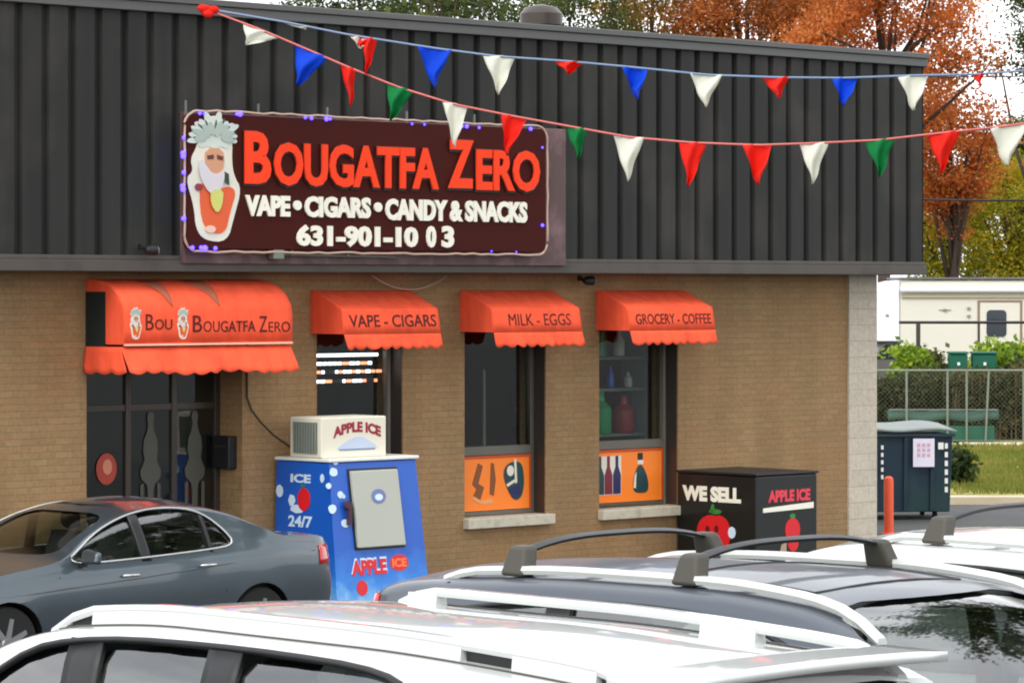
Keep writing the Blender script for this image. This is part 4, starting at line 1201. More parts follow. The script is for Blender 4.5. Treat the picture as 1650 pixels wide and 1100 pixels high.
# ------------------------------------------------------------------ black ice box (WE SELL)
bb = empty('black_ice_box', fac(5.29, 0, 0), TH, 'black ice box lettered WE SELL and APPLE ICE at the foot of the brick wall', 'ice box')
b = MB(); b.box(-.54,.53,-1.27,-.03,.03,1.30); b.build('cabinet', M['blackbox'], bb, bevel=.02)
b = MB(); b.box(-.5,.5,-1.2,-.1,0,.028); b.build('plinth', M['black'], bb)
b = MB(); b.box(-.555,.545,-1.285,-.02,1.302,1.33); b.build('lid', M['black'], bb, bevel=.008)
def lpl(x, z, d): return (-.5405-d, -x, z)
b = MB(); add_text(b, 'WE SELL', .12, 1.04, .98, 1.16, 0, .004, .06, place=lpl); b.build('we_sell_lettering', M['letter_white'], bb)
def lring(b, cy, cz, ry, rz, th, n=20, base=0.0):
    ring = [(cy+ry*math.cos(2*math.pi*k/n), cz+rz*math.sin(2*math.pi*k/n)) for k in range(n)]
    b.add([lpl(x, z, th) for x, z in ring] + [lpl(x, z, base) for x, z in ring], [tuple(range(n))]+[(i,(i+1)%n,n+(i+1)%n,n+i) for i in range(n)])
b = MB(); lring(b, .58,.63,.23,.20,.004); lring(b,.70,.62,.18,.21,.0045); b.build('apple_print', M['apple_red'], bb)
b = MB(); lring(b, .64,.87,.10,.03,.006,10); lring(b,.60,.90,.03,.06,.006,8); b.build('leaf_print', M['leaf_green'], bb)
b = MB(); lring(b, .90,.64,.06,.07,.006,8); lring(b,.80,.42,.07,.05,.006,7); b.build('ice_print', M['ice_blue'], bb)
b = MB()
for (cy, cz) in ((.52,.66),(.66,.67)): lring(b, cy, cz, .035,.045,.0065,10,.005)
lring(b,.60,.52,.09,.02,.0065,10,.005)
b.build('dark_print', mat('apple_dark', srgb(96,8,16), .5), bb)
b = MB(); add_text(b, 'APPLE ICE', -.33,.40,.99,1.13,-1.271,.004,.05); b.build('apple_ice_lettering', mat('pinkish_red', srgb(226,60,76), .5), bb)
b = MB(); b.prism_y([(-.42,.88),(.46,.90),(.46,.97),(.1,.955),(-.42,.93)], -1.275, -1.2705); b.build('white_band', M['letter_white'], bb)
b = MB(); b.prism_y(ellipse(.09,.66,.13,.14), -1.276, -1.2705); b.prism_y(ellipse(.10,.50,.09,.09), -1.2765, -1.2705); b.build('front_apple', M['apple_red'], bb)
b = MB(); b.prism_y(ellipse(.09,.82,.05,.03,8), -1.277, -1.2705); b.build('front_leaf', M['leaf_green'], bb)
b = MB(); b.prism_y([(-.14,.38),(-.02,.36),(-.02,.52),(-.10,.50)], -1.2775, -1.2705); b.build('front_ice', mat('tan_print', srgb(170,150,126), .5), bb)

# ------------------------------------------------------------------ roof cowl
t0, z0 = meas(872, 20, -3)
cw = empty('roof_cowl', fac(t0, -3, 6.02), TH, 'dark mushroom-shaped vent cowl on the flat roof', 'roof vent')
b = MB(); b.lathe([(.17,0),(.17,.75)], n=20); b.build('pipe', M['coping'], cw, smooth='auto')
b = MB(); b.lathe([(.22,.68),(.27,.72),(.27,.86),(.20,.94),(.04,.98)], n=20); b.build('cap', M['bronze'], cw, smooth='auto')

# ------------------------------------------------------------------ bunting
def bunting(label, pts, flags, cordm, name='bunting'):
    """pts: surveyed (x,y) along the cord; runs from the fascia to a pole outside the view"""
    e = empty(name, survey(330, 18, 34.15), 0, label, 'bunting', 'pennant strings in front of the fascia')
    base = Vector(e.location)
    xs = [p[0] for p in pts]; ys = [p[1] for p in pts]
    def depth(x): return 34.15 - 1.6*(x-330)/1320.0
    def at(x): return survey(x, float(np.interp(x, xs, ys)), depth(x)) - base
    b = MB(); b.tube([at(x) for x in np.linspace(xs[0], xs[-1], 90)], .011, 5); b.build('cord', cordm, e, smooth=True)
    for i, (x, colr, w, h, lean, twist) in enumerate(flags):
        s = depth(x)/5500.0
        c = at(x); a0, a1 = at(x-w/2), at(x+w/2)
        tip = c + Vector((lean*s, .02, -h*s))
        b = MB(); ph = rnd.uniform(0, 6)
        def fn(u, v):
            p = (a0.lerp(a1, u)).lerp(tip, v*.96)
            amp = twist*1.7*(.35+v)
            p = p + Vector((.012*v*math.sin(v*9+ph), amp*math.sin(u*5+v*4+ph)+.012*math.sin(u*13+v*7+ph*2), .01*math.sin(u*8+ph)*(1-v)))
            return p
        b.grid(fn, 10, 12)
        b.build('pennant', M['flag_'+colr], e, smooth=True, solid=.0015)
    return e
s1 = bunting('upper pennant string from the roof edge, with blue, white and red flags',
    [(330,14),(460,36),(560,56),(700,78),(800,91),(915,99),(1023,109),(1140,121),(1250,125),(1360,126),(1470,122),(1575,120),(1650,114),(1780,100)],
    [(475,'white',50,9,15,.01),(583,'white',40,20,-2,.01),(583,'red',30,18,-4,.02),(596,'red',24,62,-6,.05),(700,'blue',54,66,-2,.03),(803,'white',52,64,2,.03),(915,'red',50,22,2,.06),(1023,'blue',42,54,4,.05),(1138,'white',52,54,-2,.03),(1250,'red',44,36,4,.04),(1361,'blue',44,46,0,.03),(1471,'white',50,58,2,.03),(1577,'red',18,24,2,.05)], M['cord_blue'])
s2 = bunting('lower pennant string crossing the sign, with red, green, white and blue flags',
    [(334,16),(420,48),(500,82),(560,108),(640,140),(730,168),(825,187),(930,206),(1013,221),(1115,230),(1220,234),(1310,231),(1415,226),(1520,214),(1625,203),(1780,176)],
    [(420,'white',58,26,-22,.02),(502,'blue',54,58,-24,.03),(560,'red',26,66,6,.05),(644,'green',44,56,-14,.04),(733,'white',40,72,0,.03),(828,'red',42,66,-12,.04),(928,'green',36,54,4,.04),(1013,'white',50,74,-2,.03),(1116,'red',46,74,-6,.03),(1220,'red',48,66,2,.05),(1312,'white',48,68,-2,.03),(1417,'green',50,62,2,.03),(1521,'red',54,68,-4,.04),(1626,'white',62,68,-4,.03)], M['cord_red'])
b = MB()
for q in range(5): b.blob((rnd.uniform(-.06,.06), rnd.uniform(-.03,.03), rnd.uniform(-.05,.05)), (.06,.03,.04), 8)
o = b.build('cord_knot', M['flag_red'], s2, smooth=True)
o.location = survey(335, 17, 34.12) - Vector(s2.location)
# ------------------------------------------------------------------ bollard, dumpster
e = empty('bollard', (tx(1432, 48), 48, 0), 0, 'orange bollard standing in front of the dumpster beside the building corner', 'bollard')
b = MB(); b.lathe([(.068,0),(.068,.74),(.06,.79),(.03,.815)], n=20); b.build('post', M['bollard'], e, smooth='auto')
b = MB(); b.lathe([(.10,0),(.10,.02)], n=20); b.build('base_plate', M['bollard'], e)
dm = empty('dumpster', (tx(1445, 51.5), 51.5, 0), R(4), 'dark teal steel dumpster with a pale lid and a white notice behind the building corner', 'dumpster')
b = MB(); b.hexa([(-.98,-.55,.12),(.70,-.55,.12),(.70,.75,.12),(-.98,.75,.12),(-1.02,-.62,1.28),(.73,-.62,1.28),(.73,.78,1.28),(-1.02,.78,1.28)]); b.build('hopper', M['dumpster'], dm, bevel=.015)
for x_ in (-.42, .02, .42):
    b = MB(); b.hexa([(x_-.03,-.60,.14),(x_+.03,-.60,.14),(x_+.03,-.55,.14),(x_-.03,-.55,.14),(x_-.03,-.665,1.24),(x_+.03,-.665,1.24),(x_+.03,-.618,1.24),(x_-.03,-.618,1.24)]); b.build('rib', M['dumpster'], dm, bevel=.006)
b = MB(); b.box(-1.05,.76,-.68,-.60,1.245,1.29); b.build('rim', M['dumpster'], dm, bevel=.006)
b = MB(); b.grid(lambda u, v: (-1.06+1.84*u, -.70+1.5*v, 1.31+.08*math.sin(u*math.pi)*.6+.03*math.sin(u*9)+.06*v), 14, 6); b.build('lid', M['lid'], dm, smooth=True, solid=.03)
for x_ in (-.8, .5):
    for y_ in (-.4, .6):
        b = MB(); b.lathe([(.06,-.03),(.06,.03)], axis='x', c=(x_,y_,.06), n=14); b.build('caster', M['rubber'], dm)
b = MB(); b.box(.12,.44,-.690,-.683,.80,1.22); nt = b.build('notice', mat('notice_paper', srgb(226,220,236), .6), dm); nt.rotation_euler = (0,0,0)
b = MB()
for r_ in range(3):
    for q in range(3): b.box(.18+q*.075,.225+q*.075,-.696,-.6905,.95+r_*.075,1.0+r_*.075)
b.build('notice_print', mat('notice_pink', srgb(206,168,180), .6), nt)
b = MB()
for q in range(6): b.box(.60,.645,-.675+.006*q*0,-.665,.42+q*.13,.50+q*.13)
for q in range(5): b.box(-.36,-.325,-.680,-.668,.62+q*.11,.68+q*.11)
b.box(.50,.58,-.680,-.668,1.06,1.16)
b.build('white_stencil', M['whitepaint'], dm)

# ------------------------------------------------------------------ chain link fence
fn = empty('chain_link_fence', (tx(1400, 74), 74, 0.1), R(1), 'galvanised chain link fence across the back of the lawn', 'fence')
LEN = 8.5; HT = 1.58
b = MB(); b.tube([(-1.5,0,HT),(LEN,0,HT)], .022, 8); b.build('top_rail', M['galv'], fn)
b = MB(); b.tube([(-1.5,0,.06),(LEN,0,.06)], .01, 6); b.build('bottom_wire', M['galv'], fn)
for px, tilt in ((1461,0),(1527,.0),(1558,0),(1594,-.08),(1650,0),(1740,0)):
    x = tx(px, 74)-tx(1400, 74)
    b = MB(); b.tube([(x+tilt,0,-.1),(x,0,HT+.03)], .026, 8); b.build('post', M['galv'], fn)
b = MB()
sp_ = .10; hh = HT-.08; nline = int((LEN+1.5+hh)/sp_)
for i in range(nline):
    x0 = -1.5-hh+i*sp_
    for dr in (1, -1):
        a_ = [x0, x0+hh]; z_ = [.06, .06+hh]
        xa, xb = (a_[0], a_[1]) if dr == 1 else (a_[1], a_[0])
        lo, hi = -1.5, LEN
        if min(xa, xb) < lo or max(xa, xb) > hi: continue
        w_ = .0026
        b.add([(xa-w_,.004*dr,z_[0]),(xa+w_,.004*dr,z_[0]),(xb+w_,.004*dr,z_[1]),(xb-w_,.004*dr,z_[1])], [(0,1,2,3)])
b.build('mesh', M['wire'], fn, fix=False)

# ------------------------------------------------------------------ low tarp-covered stack behind the dumpster
tp = empty('tarp_stack', (tx(1515, 74.45), 74.45, .12), 0, 'low long stack under a dull green tarp seen through the chain link fence', 'tarp stack')
b = MB(); b.box(-1.1,1.15,-.3,.3,0,.36); b.build('stack', M['bin_green'], tp, bevel=.03)
b = MB(); b.grid(lambda u, v: (-1.18+2.42*u, -.36+.72*v, .66+.03*math.sin(u*15)+.02*math.sin(v*7)-.24*max(0,(abs(v-.5)-.34))*5), 30, 12); b.build('tarp', M['tarp'], tp, smooth=True, solid=.02)
b = MB(); b.tube([(-1.15,-.3,.705),(1.2,-.3,.70)], .016, 6); b.build('edge_pole', M['galv'], tp)

# ------------------------------------------------------------------ green bins
def bin_(px, Y, w, label):
    e = empty('green_bin', (tx(px, Y), Y, .8), R(-3), label, 'bin', 'green bins behind the fence')
    b = MB(); b.hexa([(-w*.42,-.26,.05),(w*.42,-.26,.05),(w*.42,.26,.05),(-w*.42,.26,.05),(-w*.5,-.32,1.15),(w*.5,-.32,1.15),(w*.5,.32,1.15),(-w*.5,.32,1.15)]); b.build('tub', M['bin_green'], e, bevel=.03)
    b = MB(); b.box(-w*.54,w*.54,-.36,.36,1.155,1.21); b.build('lid', M['bin_green'], e, bevel=.02)
    for sx in (-1,1):
        b = MB(); b.lathe([(.1,-.03),(.1,.03)], axis='x', c=(sx*w*.36,.2,.1), n=14); b.build('wheel', M['rubber'], e)
    b = MB(); b.box(-.03,.03,-.335,-.32,.9,.97); b.build('badge', M['whitepaint'], e)
bin_(1543, 78.3, .42, 'left green wheeled bin, the narrower one, against the bushes')
bin_(1585, 78.3, .56, 'right green wheeled bin, the wider one, left of the lime hedge')

# ------------------------------------------------------------------ camper
cy_ = 85.0
rv = empty('camper', (tx(1410, cy_), cy_, .8), R(1.5), 'cream and white motorhome parked behind the fence and hedge', 'motorhome')
b = MB(); b.prism_y([(.62,.45),(7.2,.45),(7.2,2.7),(7.1,2.86),(.62,2.86)], 0, 2.3); b.build('body', M['rv'], rv, bevel=.05)
b = MB(); b.prism_y([(.02,1.33),(.02,2.60),(.12,2.74),(.615,2.86),(.615,1.33)], -.03, 2.3); b.build('cab_over', M['rv_white'], rv, bevel=.04)
b = MB(); b.prism_y([(-1.0,.4),(-1.0,.75),(-.1,.85),(.25,1.32),(.61,1.32),(.61,.4)], .05, 2.2); b.build('cab', mat('cab_dark_paint', srgb(90,88,84), .4), rv, bevel=.04)
b = MB(); b.prism_y([(.02,.9),(.27,1.27),(.56,1.27),(.56,.9)], .035, .049); b.build('cab_window', M['rv_glass'], rv)
b = MB(); b.box(.6,7.2,-.05,2.35,2.87,2.93); b.build('roof_edge', M['coping'], rv, bevel=.02)
b = MB(); b.box(.66,7.15,-.06,-.005,2.42,2.50); b.build('awning_rail', mat('camper_rail', srgb(176,170,140), .5), rv, bevel=.01)
b = MB(); b.tube([(.62,-.1,2.62),(7.1,-.1,2.62)], .075, 12); b.build('awning_roll', M['rv_white'], rv, smooth='auto')
dr = MB(); dr.box(2.62,3.62,-.03,-.004,.6,2.30); d_ = dr.build('door', M['rv'], rv, bevel=.01)
b = MB(); b.box(2.56,2.615,-.02,-.003,.6,2.36); b.box(3.625,3.68,-.02,-.003,.6,2.36); b.box(2.615,3.625,-.02,-.003,2.305,2.36); b.build('door_surround', M['rv_trim'], rv)
b = MB(); b.prism_y(rounded(2.78,3.28,1.45,2.12,.1), -.045, -.032); b.build('door_window', M['rv_glass'], d_)
b = MB(); b.prism_y(rounded(4.2,5.6,1.5,2.1,.1), -.02, -.003); b.build('side_window', M['rv_glass'], rv)
b = MB()
for (x_, z_) in ((.30,1.98),(2.34,2.16),(2.34,1.97),(1.75,2.12)): b.box(x_-.04,x_+.04,-.045,-.004,z_-.03,z_+.03)
b.box(1.6,1.9,-.02,-.004,2.11,2.13); b.build('vent', M['grille'], rv)
for x_ in (-.3, 5.2):
    for y_ in (.2, 2.0):
        b = MB(); b.lathe([(.38,-.12),(.4,-.05),(.4,.05),(.38,.12)], axis='y', c=(x_,y_,.39), n=20); b.build('wheel', M['rubber'], rv, smooth='auto')
# dark pipe rack in front of the camper
pr = empty('pipe_rack', (tx(1450, 82), 82, .8), 0, 'dark horizontal pipe on posts in front of the camper side', 'pipe rack')
b = MB(); b.tube([(-.02,0,1.84),(4.3,0,1.84)], .035, 8); b.build('pipe', M['black'], pr)
for x_ in (.44, 1.9, 4.2):
    b = MB(); b.box(x_-.05 if x_ < 1 else x_-.02, x_+.05 if x_ < 1 else x_+.02, -.03, .03, 0, 1.82); b.build('post', M['bronze'] if x_ < 1 else M['black'], pr)
# overhead wires at the right
for i, (y0_, y1_, lb) in enumerate(((317, 320, 'black overhead wire crossing the trees right of the building'), (121, 119, 'thin black overhead wire high in the sky gap at the right'))):
    a_, c_ = survey(1380, y0_, 62), survey(1760, y1_, 62)
    b = MB(); b.tube([a_.lerp(c_, q/16) - Vector((0,0,.05*math.sin(math.pi*q/16))) for q in range(17)], .022 if i == 0 else .012, 5)
    tag(b.build('overhead_wire', M['black'], smooth=True), lb, 'wire')

# ------------------------------------------------------------------ cars
class Shape:
    def __init__(s, L, hw, top, belt, tum=.34, zb=.2, crown=.045):
        s.L, s.tum, s.zb, s.cr = L, tum, zb, crown
        s._t, s._b, s._w = top, belt, hw
    @staticmethod
    def ci(x, pts):
        xs = [p[0] for p in pts]; ys = [p[1] for p in pts]
        if x <= xs[0]: return ys[0]
        if x >= xs[-1]: return ys[-1]
        i = 0
        while xs[i+1] < x: i += 1
        h = xs[i+1]-xs[i]; u = (x-xs[i])/h
        d = lambda k: (ys[k+1]-ys[k])/(xs[k+1]-xs[k])
        def m(k):
            if k == 0: return d(0)
            if k == len(xs)-1: return d(k-1)
            a, b = d(k-1), d(k)
            return 0 if a*b <= 0 else 2*a*b/(a+b)
        m0, m1 = m(i)*h, m(i+1)*h
        return (2*u**3-3*u*u+1)*ys[i]+(u**3-2*u*u+u)*m0+(-2*u**3+3*u*u)*ys[i+1]+(u**3-u*u)*m1
    def T(s, x): return s.ci(x, s._t)
    def B(s, x): return min(s.ci(x, s._b), s.T(x)-.05)
    def W(s, x): return s.ci(x, s._w)
    def upper(s, x, inset=0.0, Tv=None):
        T = (Tv if Tv is not None else s.T(x)); B = min(s.B(x), T-.05); w = s.W(x)-inset
        h = T-B
        tum = s.tum*min(1, h/.3)
        ze = B+h*.80; we = w-.02-tum*(ze-B)
        yc = we-.15*min(1, h/.4)
        zc = T-min(s.cr, .1*h)
        pts = [(w-.02, B)]
        for q in (.33, .66, 1.0):
            pts.append((w-.02+(we-w+.02)*q+.012*math.sin(q*math.pi)*min(1,h/.4), B+(ze-B)*q))
        c = (we-tum*.6*(zc-ze), zc)
        for q in (.2, .4, .6, .8, 1.0):
            pts.append(((1-q)**2*we+2*q*(1-q)*c[0]+q*q*yc, (1-q)**2*ze+2*q*(1-q)*c[1]+q*q*zc))
        for q in (.75, .5, .25, 0):
            y = yc*q
            pts.append((y, T-(T-zc)*q*q))
        return pts
    def ring(s, x):
        w = s.W(x); B = s.B(x); zb = s.zb
        if x < .12: zb += (.12-x)*.8
        if x > s.L-.12: zb += (x-s.L+.12)*.8
        up = s.upper(x)
        lo = [(0, zb), (w*.6, zb), (w-.10, zb+.01), (w-.035, zb+.08), (w-.01, .40), (w+.012, .40+(B-.40)*.35), (w+.014, .40+(B-.40)*.6), (w+.004, B-.10), (w-.006, B-.03)]
        return lo+up
    def sidey(s, x, z):
        up = s.upper(x)
        zs = [p[1] for p in up]; ys = [p[0] for p in up]
        if z <= zs[0]:
            r = s.ring(x)[:9]; return float(np.interp(z, [p[1] for p in r[3:]]+[zs[0]], [p[0] for p in r[3:]]+[ys[0]]))
        return float(np.interp(z, zs, ys))
    def topz(s, x, y):
        up = s.upper(x)[::-1]
        return float(np.interp(abs(y), [p[0] for p in up], [p[1] for p in up]))

def make_car(name, label, cat, S, paint, loc, heading, wins, ws, rw, wheels, cav, dlo=None, extras=None, group=None, wheel_r=.335, glass=None):
    """wins: list of polygons (s,z) cut through both sides; ws/rw: (s0,s1,z0,z1,halfw) windscreen / rear glass"""
    glass = glass or M['carglass']
    root = empty(name, loc, heading, label, cat, group)
    L = S.L
    X = lambda s_: L/2-s_
    st = sorted(set([0, .02, .05, .1, .17] + [round(x_, 3) for x_ in np.linspace(.25, L-.25, 58)] + [L-.17, L-.1, L-.05, L-.02, L]))
    b = MB()
    rings = []
    for x_ in st:
        r = S.ring(x_)
        full = [(y, z) for y, z in r] + [(-y, z) for y, z in r[::-1][1:-1]]
        rings.append(full)
    n = len(rings[0]); base = 0
    for x_, r in zip(st, rings):
        b.v += [(X(x_), y, z) for y, z in r]
    for i in range(len(st)-1):
        for k_ in range(n):
            l_ = (k_+1) % n
            b.f.append((i*n+k_, i*n+l_, (i+1)*n+l_, (i+1)*n+k_)); b.m.append(0)
    b.f.append(tuple(range(n))); b.m.append(0)
    b.f.append(tuple((len(st)-1)*n+k_ for k_ in range(n-1, -1, -1))); b.m.append(0)
    body = b.build('body', [paint, M['seat'], M['black']], None, smooth=True)
    cutters = []
    def cutter(mb, m_):
        c_ = mb.build('cut', m_); cutters.append(c_)
        md = body.modifiers.new('cut', 'BOOLEAN'); md.operation = 'DIFFERENCE'; md.solver = 'EXACT'; md.object = c_
        md.material_mode = 'TRANSFER'
    # cabin cavity
    cb = MB(); cst = list(np.linspace(cav[0], cav[1], 26)); cr_ = []
    for x_ in cst:
        Tv = min(S.T(x_-.08), S.T(x_), S.T(x_+.08), S.T(max(cav[0]-.02,x_-.04)), S.T(x_+.04))-.055
        up = S.upper(x_, .055, max(Tv, .75))
        up = [(max(0, y), z) for y, z in up]
        lo = [(0, .42), (S.W(x_)-.14, .42), (S.W(x_)-.12, min(.7, up[0][1]-.03))]
        r = lo+up; cr_.append([(y, z) for y, z in r] + [(-y, z) for y, z in r[::-1][1:-1]])
    n = len(cr_[0])
    for x_, r in zip(cst, cr_): cb.v += [(X(x_), y, z) for y, z in r]
    for i in range(len(cst)-1):
        for k_ in range(n):
            l_ = (k_+1) % n
            cb.f.append((i*n+k_, i*n+l_, (i+1)*n+l_, (i+1)*n+k_)); cb.m.append(0)
    cb.f.append(tuple(range(n))); cb.m.append(0); cb.f.append(tuple((len(cst)-1)*n+k_ for k_ in range(n-1,-1,-1))); cb.m.append(0)
    cutter(cb, M['seat'])
    for poly in wins:
        w_ = MB(); w_.prism_y([(X(a_), c_) for a_, c_ in poly], -1.3, 1.3); cutter(w_, M['black'])
    for (s0, s1, z0, z1, hw_) in (ws, rw):
        poly = chaikin([(-hw_-.07, z0), (0, z0-.01), (hw_+.07, z0), (hw_+.02, (z0+z1)/2), (hw_-.03, z1), (0, z1+.012), (-hw_+.03, z1), (-hw_-.02, (z0+z1)/2)], 2)
        w_ = MB(); w_.prism_x(poly, X(s1), X(s0)); cutter(w_, M['black'])
    for wx in wheels:
        for sd in (-1, 1):
            w_ = MB(); w_.lathe([(wheel_r+.05, -.16 if sd > 0 else -.4), (wheel_r+.05, .4 if sd > 0 else .16)], axis='y', c=(X(wx), sd*(S.W(wx)-.1), wheel_r-.01), n=32); cutter(w_, M['black'])
    dg = bpy.context.evaluated_depsgraph_get()
    me = bpy.data.meshes.new_from_object(body.evaluated_get(dg))
    body.modifiers.clear()
    old = body.data; body.data = me; bpy.data.meshes.remove(old)
    for c_ in cutters:
        m_ = c_.data; bpy.data.objects.remove(c_); bpy.data.meshes.remove(m_)
    me.polygons.foreach_set('use_smooth', [True]*len(me.polygons))
    me.set_sharp_from_angle(angle=R(32))
    md = body.modifiers.new('wn', 'WEIGHTED_NORMAL'); md.keep_sharp = True; md.weight = 80
    body.parent = root
    # glass
    def side_glass(poly, sd):
        ss = [p_[0] for p_ in poly]; a_, c_ = min(ss)-.02, max(ss)+.02
        def lim(x_):
            zs_ = []
            for i in range(len(poly)):
                (xa, za), (xb, zb2) = poly[i], poly[(i+1) % len(poly)]
                if (xa-x_)*(xb-x_) <= 0 and abs(xa-xb) > 1e-6: zs_.append(za+(zb2-za)*(x_-xa)/(xb-xa))
            return (min(zs_)-.025, max(zs_)+.02) if zs_ else None
        g_ = MB()
        xs_ = np.linspace(min(ss)+.003, max(ss)-.003, 14); cols = []
        for x_ in xs_:
            lo, hi = lim(x_); hi = max(hi, lo+.01)
            cols.append([(X(x_), sd*(S.sidey(x_, lo+(hi-lo)*q/5)-.018), lo+(hi-lo)*q/5) for q in range(6)])
        vs_ = [p_ for c2 in cols for p_ in c2]
        g_.add(vs_, [(i*6+j, i*6+j+1, (i+1)*6+j+1, (i+1)*6+j) for i in range(13) for j in range(5)])
        return g_.build('window', glass, root, smooth=True)
    for poly in wins:
        for sd in (-1, 1): side_glass(poly, sd)
    for nm_, (s0, s1, z0, z1, hw_) in (('windscreen', ws), ('rear_window', rw)):
        # find s-range where roof profile crosses z0..z1
        g_ = MB()
        xs_ = np.linspace(s0, s1, 400); tz_ = [S.T(x_) for x_ in xs_]
        ins = [x_ for x_, t_ in zip(xs_, tz_) if z0-.03 <= t_ <= z1+.03]
        a_, c_ = min(ins), max(ins)
        def fn(u, v):
            x_ = a_+(c_-a_)*u
            yy = (2*v-1)*min(hw_+.05, S.upper(x_)[8][0])
            sl = (S.T(x_+.02)-S.T(x_-.02))/.04
            nl = math.hypot(1, sl)
            off = .014
            return (X(x_)-sl/nl*off*-1*-1, yy, S.topz(x_, yy)-off/nl)
        g_.grid(fn, 12, 16); g_.build(nm_, glass, root, smooth=True)
    # pillars between panes + trim
    if dlo:
        for (sa, sb, lean, z0, z1) in dlo.get('pillars', []):
            for sd in (-1, 1):
                p_ = MB()
                p_.grid(lambda u, v: (X(sa+(sb-sa)*u+lean*v), sd*(S.sidey(sa+(sb-sa)*u+lean*v, z0+(z1-z0)*v)-.006), z0+(z1-z0)*v), 4, 6)
                p_.build('pillar', M['black'], root, smooth=True, solid=.02)
        for poly, m_, r_ in dlo.get('trim', []):
            for sd in (-1, 1):
                p_ = MB(); pts_ = [(X(a_), sd*(S.sidey(a_, c_)+.002), c_) for a_, c_ in poly]
                p_.tube(pts_, r_, 6, closed=dlo.get('closed', True)); p_.build('window_trim', m_, root, smooth=True)
    # seams
    def seam(pts_, r_=.006):
        for sd in (-1, 1):
            q = MB(); q.tube([(X(a_), sd*(S.sidey(a_, c_)-.001), c_) for a_, c_ in pts_], r_, 4); q.build('door_seam', M['black'], root)
    for pp in (extras or {}).get('seams', []): seam(pp)
    # handles
    for (hs, hz) in (extras or {}).get('handles', []):
        for sd in (-1, 1):
            q = MB(); y_ = S.sidey(hs, hz)
            q.tube([(X(hs-.09), sd*(y_+.005), hz), (X(hs-.07), sd*(y_+.035), hz+.004), (X(hs+.07), sd*(y_+.035), hz+.004), (X(hs+.09), sd*(y_+.005), hz)], .013, 8)
            q.build('door_handle', (extras or {}).get('hm', M['chrome']), root, smooth=True)
    # mirrors
    ms_, mz_ = (extras or {}).get('mirror', (1.4, 1.02))
    for sd in (-1, 1):
        y_ = S.sidey(ms_, mz_)
        q = MB(); ya, yb = sd*(y_+.05), sd*(y_+.27)
        q.hexa([(X(ms_)-.04,ya,mz_-.03),(X(ms_)+.05,ya,mz_-.02),(X(ms_)+.05,yb,mz_-.01),(X(ms_)-.03,yb,mz_-.02),(X(ms_)-.05,ya,mz_+.11),(X(ms_)+.03,ya,mz_+.10),(X(ms_)+.03,yb,mz_+.08),(X(ms_)-.03,yb,mz_+.09)]); mo = q.build('mirror', paint, root, bevel=.028, seg=4)
        q = MB(); q.box(X(ms_)-.03, X(ms_)+.03, *sorted((sd*(y_-.02), sd*(y_+.06))), mz_-.05, mz_-.015); q.build('mirror_arm', M['black'], mo)
    # wheels
    for wx in wheels:
        for sd in (-1, 1):
            w_ = MB(); yc = sd*(S.W(wx)-.12); R_ = wheel_r
            w_.lathe([(R_-.10,-.10),(R_-.02,-.11),(R_,-.08),(R_,.08),(R_-.02,.11),(R_-.10,.10)], axis='y', c=(X(wx), yc, R_), n=32)
            wo_ = w_.build('wheel', M['rubber'], root, smooth='auto')
            q = MB(); q.lathe([(R_-.10,-.09),(R_-.10,.09)], axis='y', c=(X(wx), yc, R_), n=28)
            q.build('rim', M['bronze'], wo_, smooth='auto')
            q = MB()
            for k_ in range(7):
                an = 2*math.pi*k_/7
                dx, dz_ = math.cos(an), math.sin(an); px_, pz_ = -dz_, dx
                y0_, y1_ = sorted((yc+sd*.092, yc+sd*.108))
                pl_ = [(dx*.03+px_*.03, dz_*.03+pz_*.03), (dx*(R_-.1)+px_*.02, dz_*(R_-.1)+pz_*.02), (dx*(R_-.1)-px_*.02, dz_*(R_-.1)-pz_*.02), (dx*.03-px_*.03, dz_*.03-pz_*.03)]
                q.prism_y([(X(wx)+a_, R_+c_) for a_, c_ in pl_], y0_+k_*.0004, y1_+k_*.0004)
            q.lathe([(.06,0),(.05,.02)], axis='y', c=(X(wx), yc+sd*.10 - (.01 if sd < 0 else 0), R_), n=16)
            q.build('spokes', M['rim'], wo_)
    # lamps
    for sd in (-1, 1):
        for nm_, sa, sb, za, zb2, m_ in (extras or {}).get('lamps', []):
            q = MB()
            q.grid(lambda u, v: (X(sa+(sb-sa)*u), sd*(S.sidey(sa+(sb-sa)*u, za+(zb2-za)*v)+.006), za+(zb2-za)*v), 6, 4)
            q.build(nm_, m_, root, smooth=True, solid=.012)
    # seats
    for i, sx_ in enumerate((extras or {}).get('seats', [])):
        for sy in (-.36, .36):
            q = MB()
            q.box(X(sx_)-.22, X(sx_)+.28, sy-.24, sy+.24, .45, .62)
            q.hexa([(X(sx_)-.32, sy-.23, .6), (X(sx_)-.18, sy-.23, .6), (X(sx_)-.18, sy+.23, .6), (X(sx_)-.32, sy+.23, .6), (X(sx_)-.46, sy-.20, 1.14), (X(sx_)-.36, sy-.20, 1.14), (X(sx_)-.36, sy+.20, 1.14), (X(sx_)-.46, sy+.20, 1.14)])
            q.blob((X(sx_)-.42, sy, 1.25), (.06, .13, .10), 12)
            q.build('seat', M['seat'], root, bevel=.0, smooth='auto')
    # steering wheel/dash
    q = MB(); q.box(X(cav[0]+.55), X(cav[0]+.12), -.66, .66, .6, .88); q.build('dashboard', M['black'], root, bevel=.04)
    return root, X

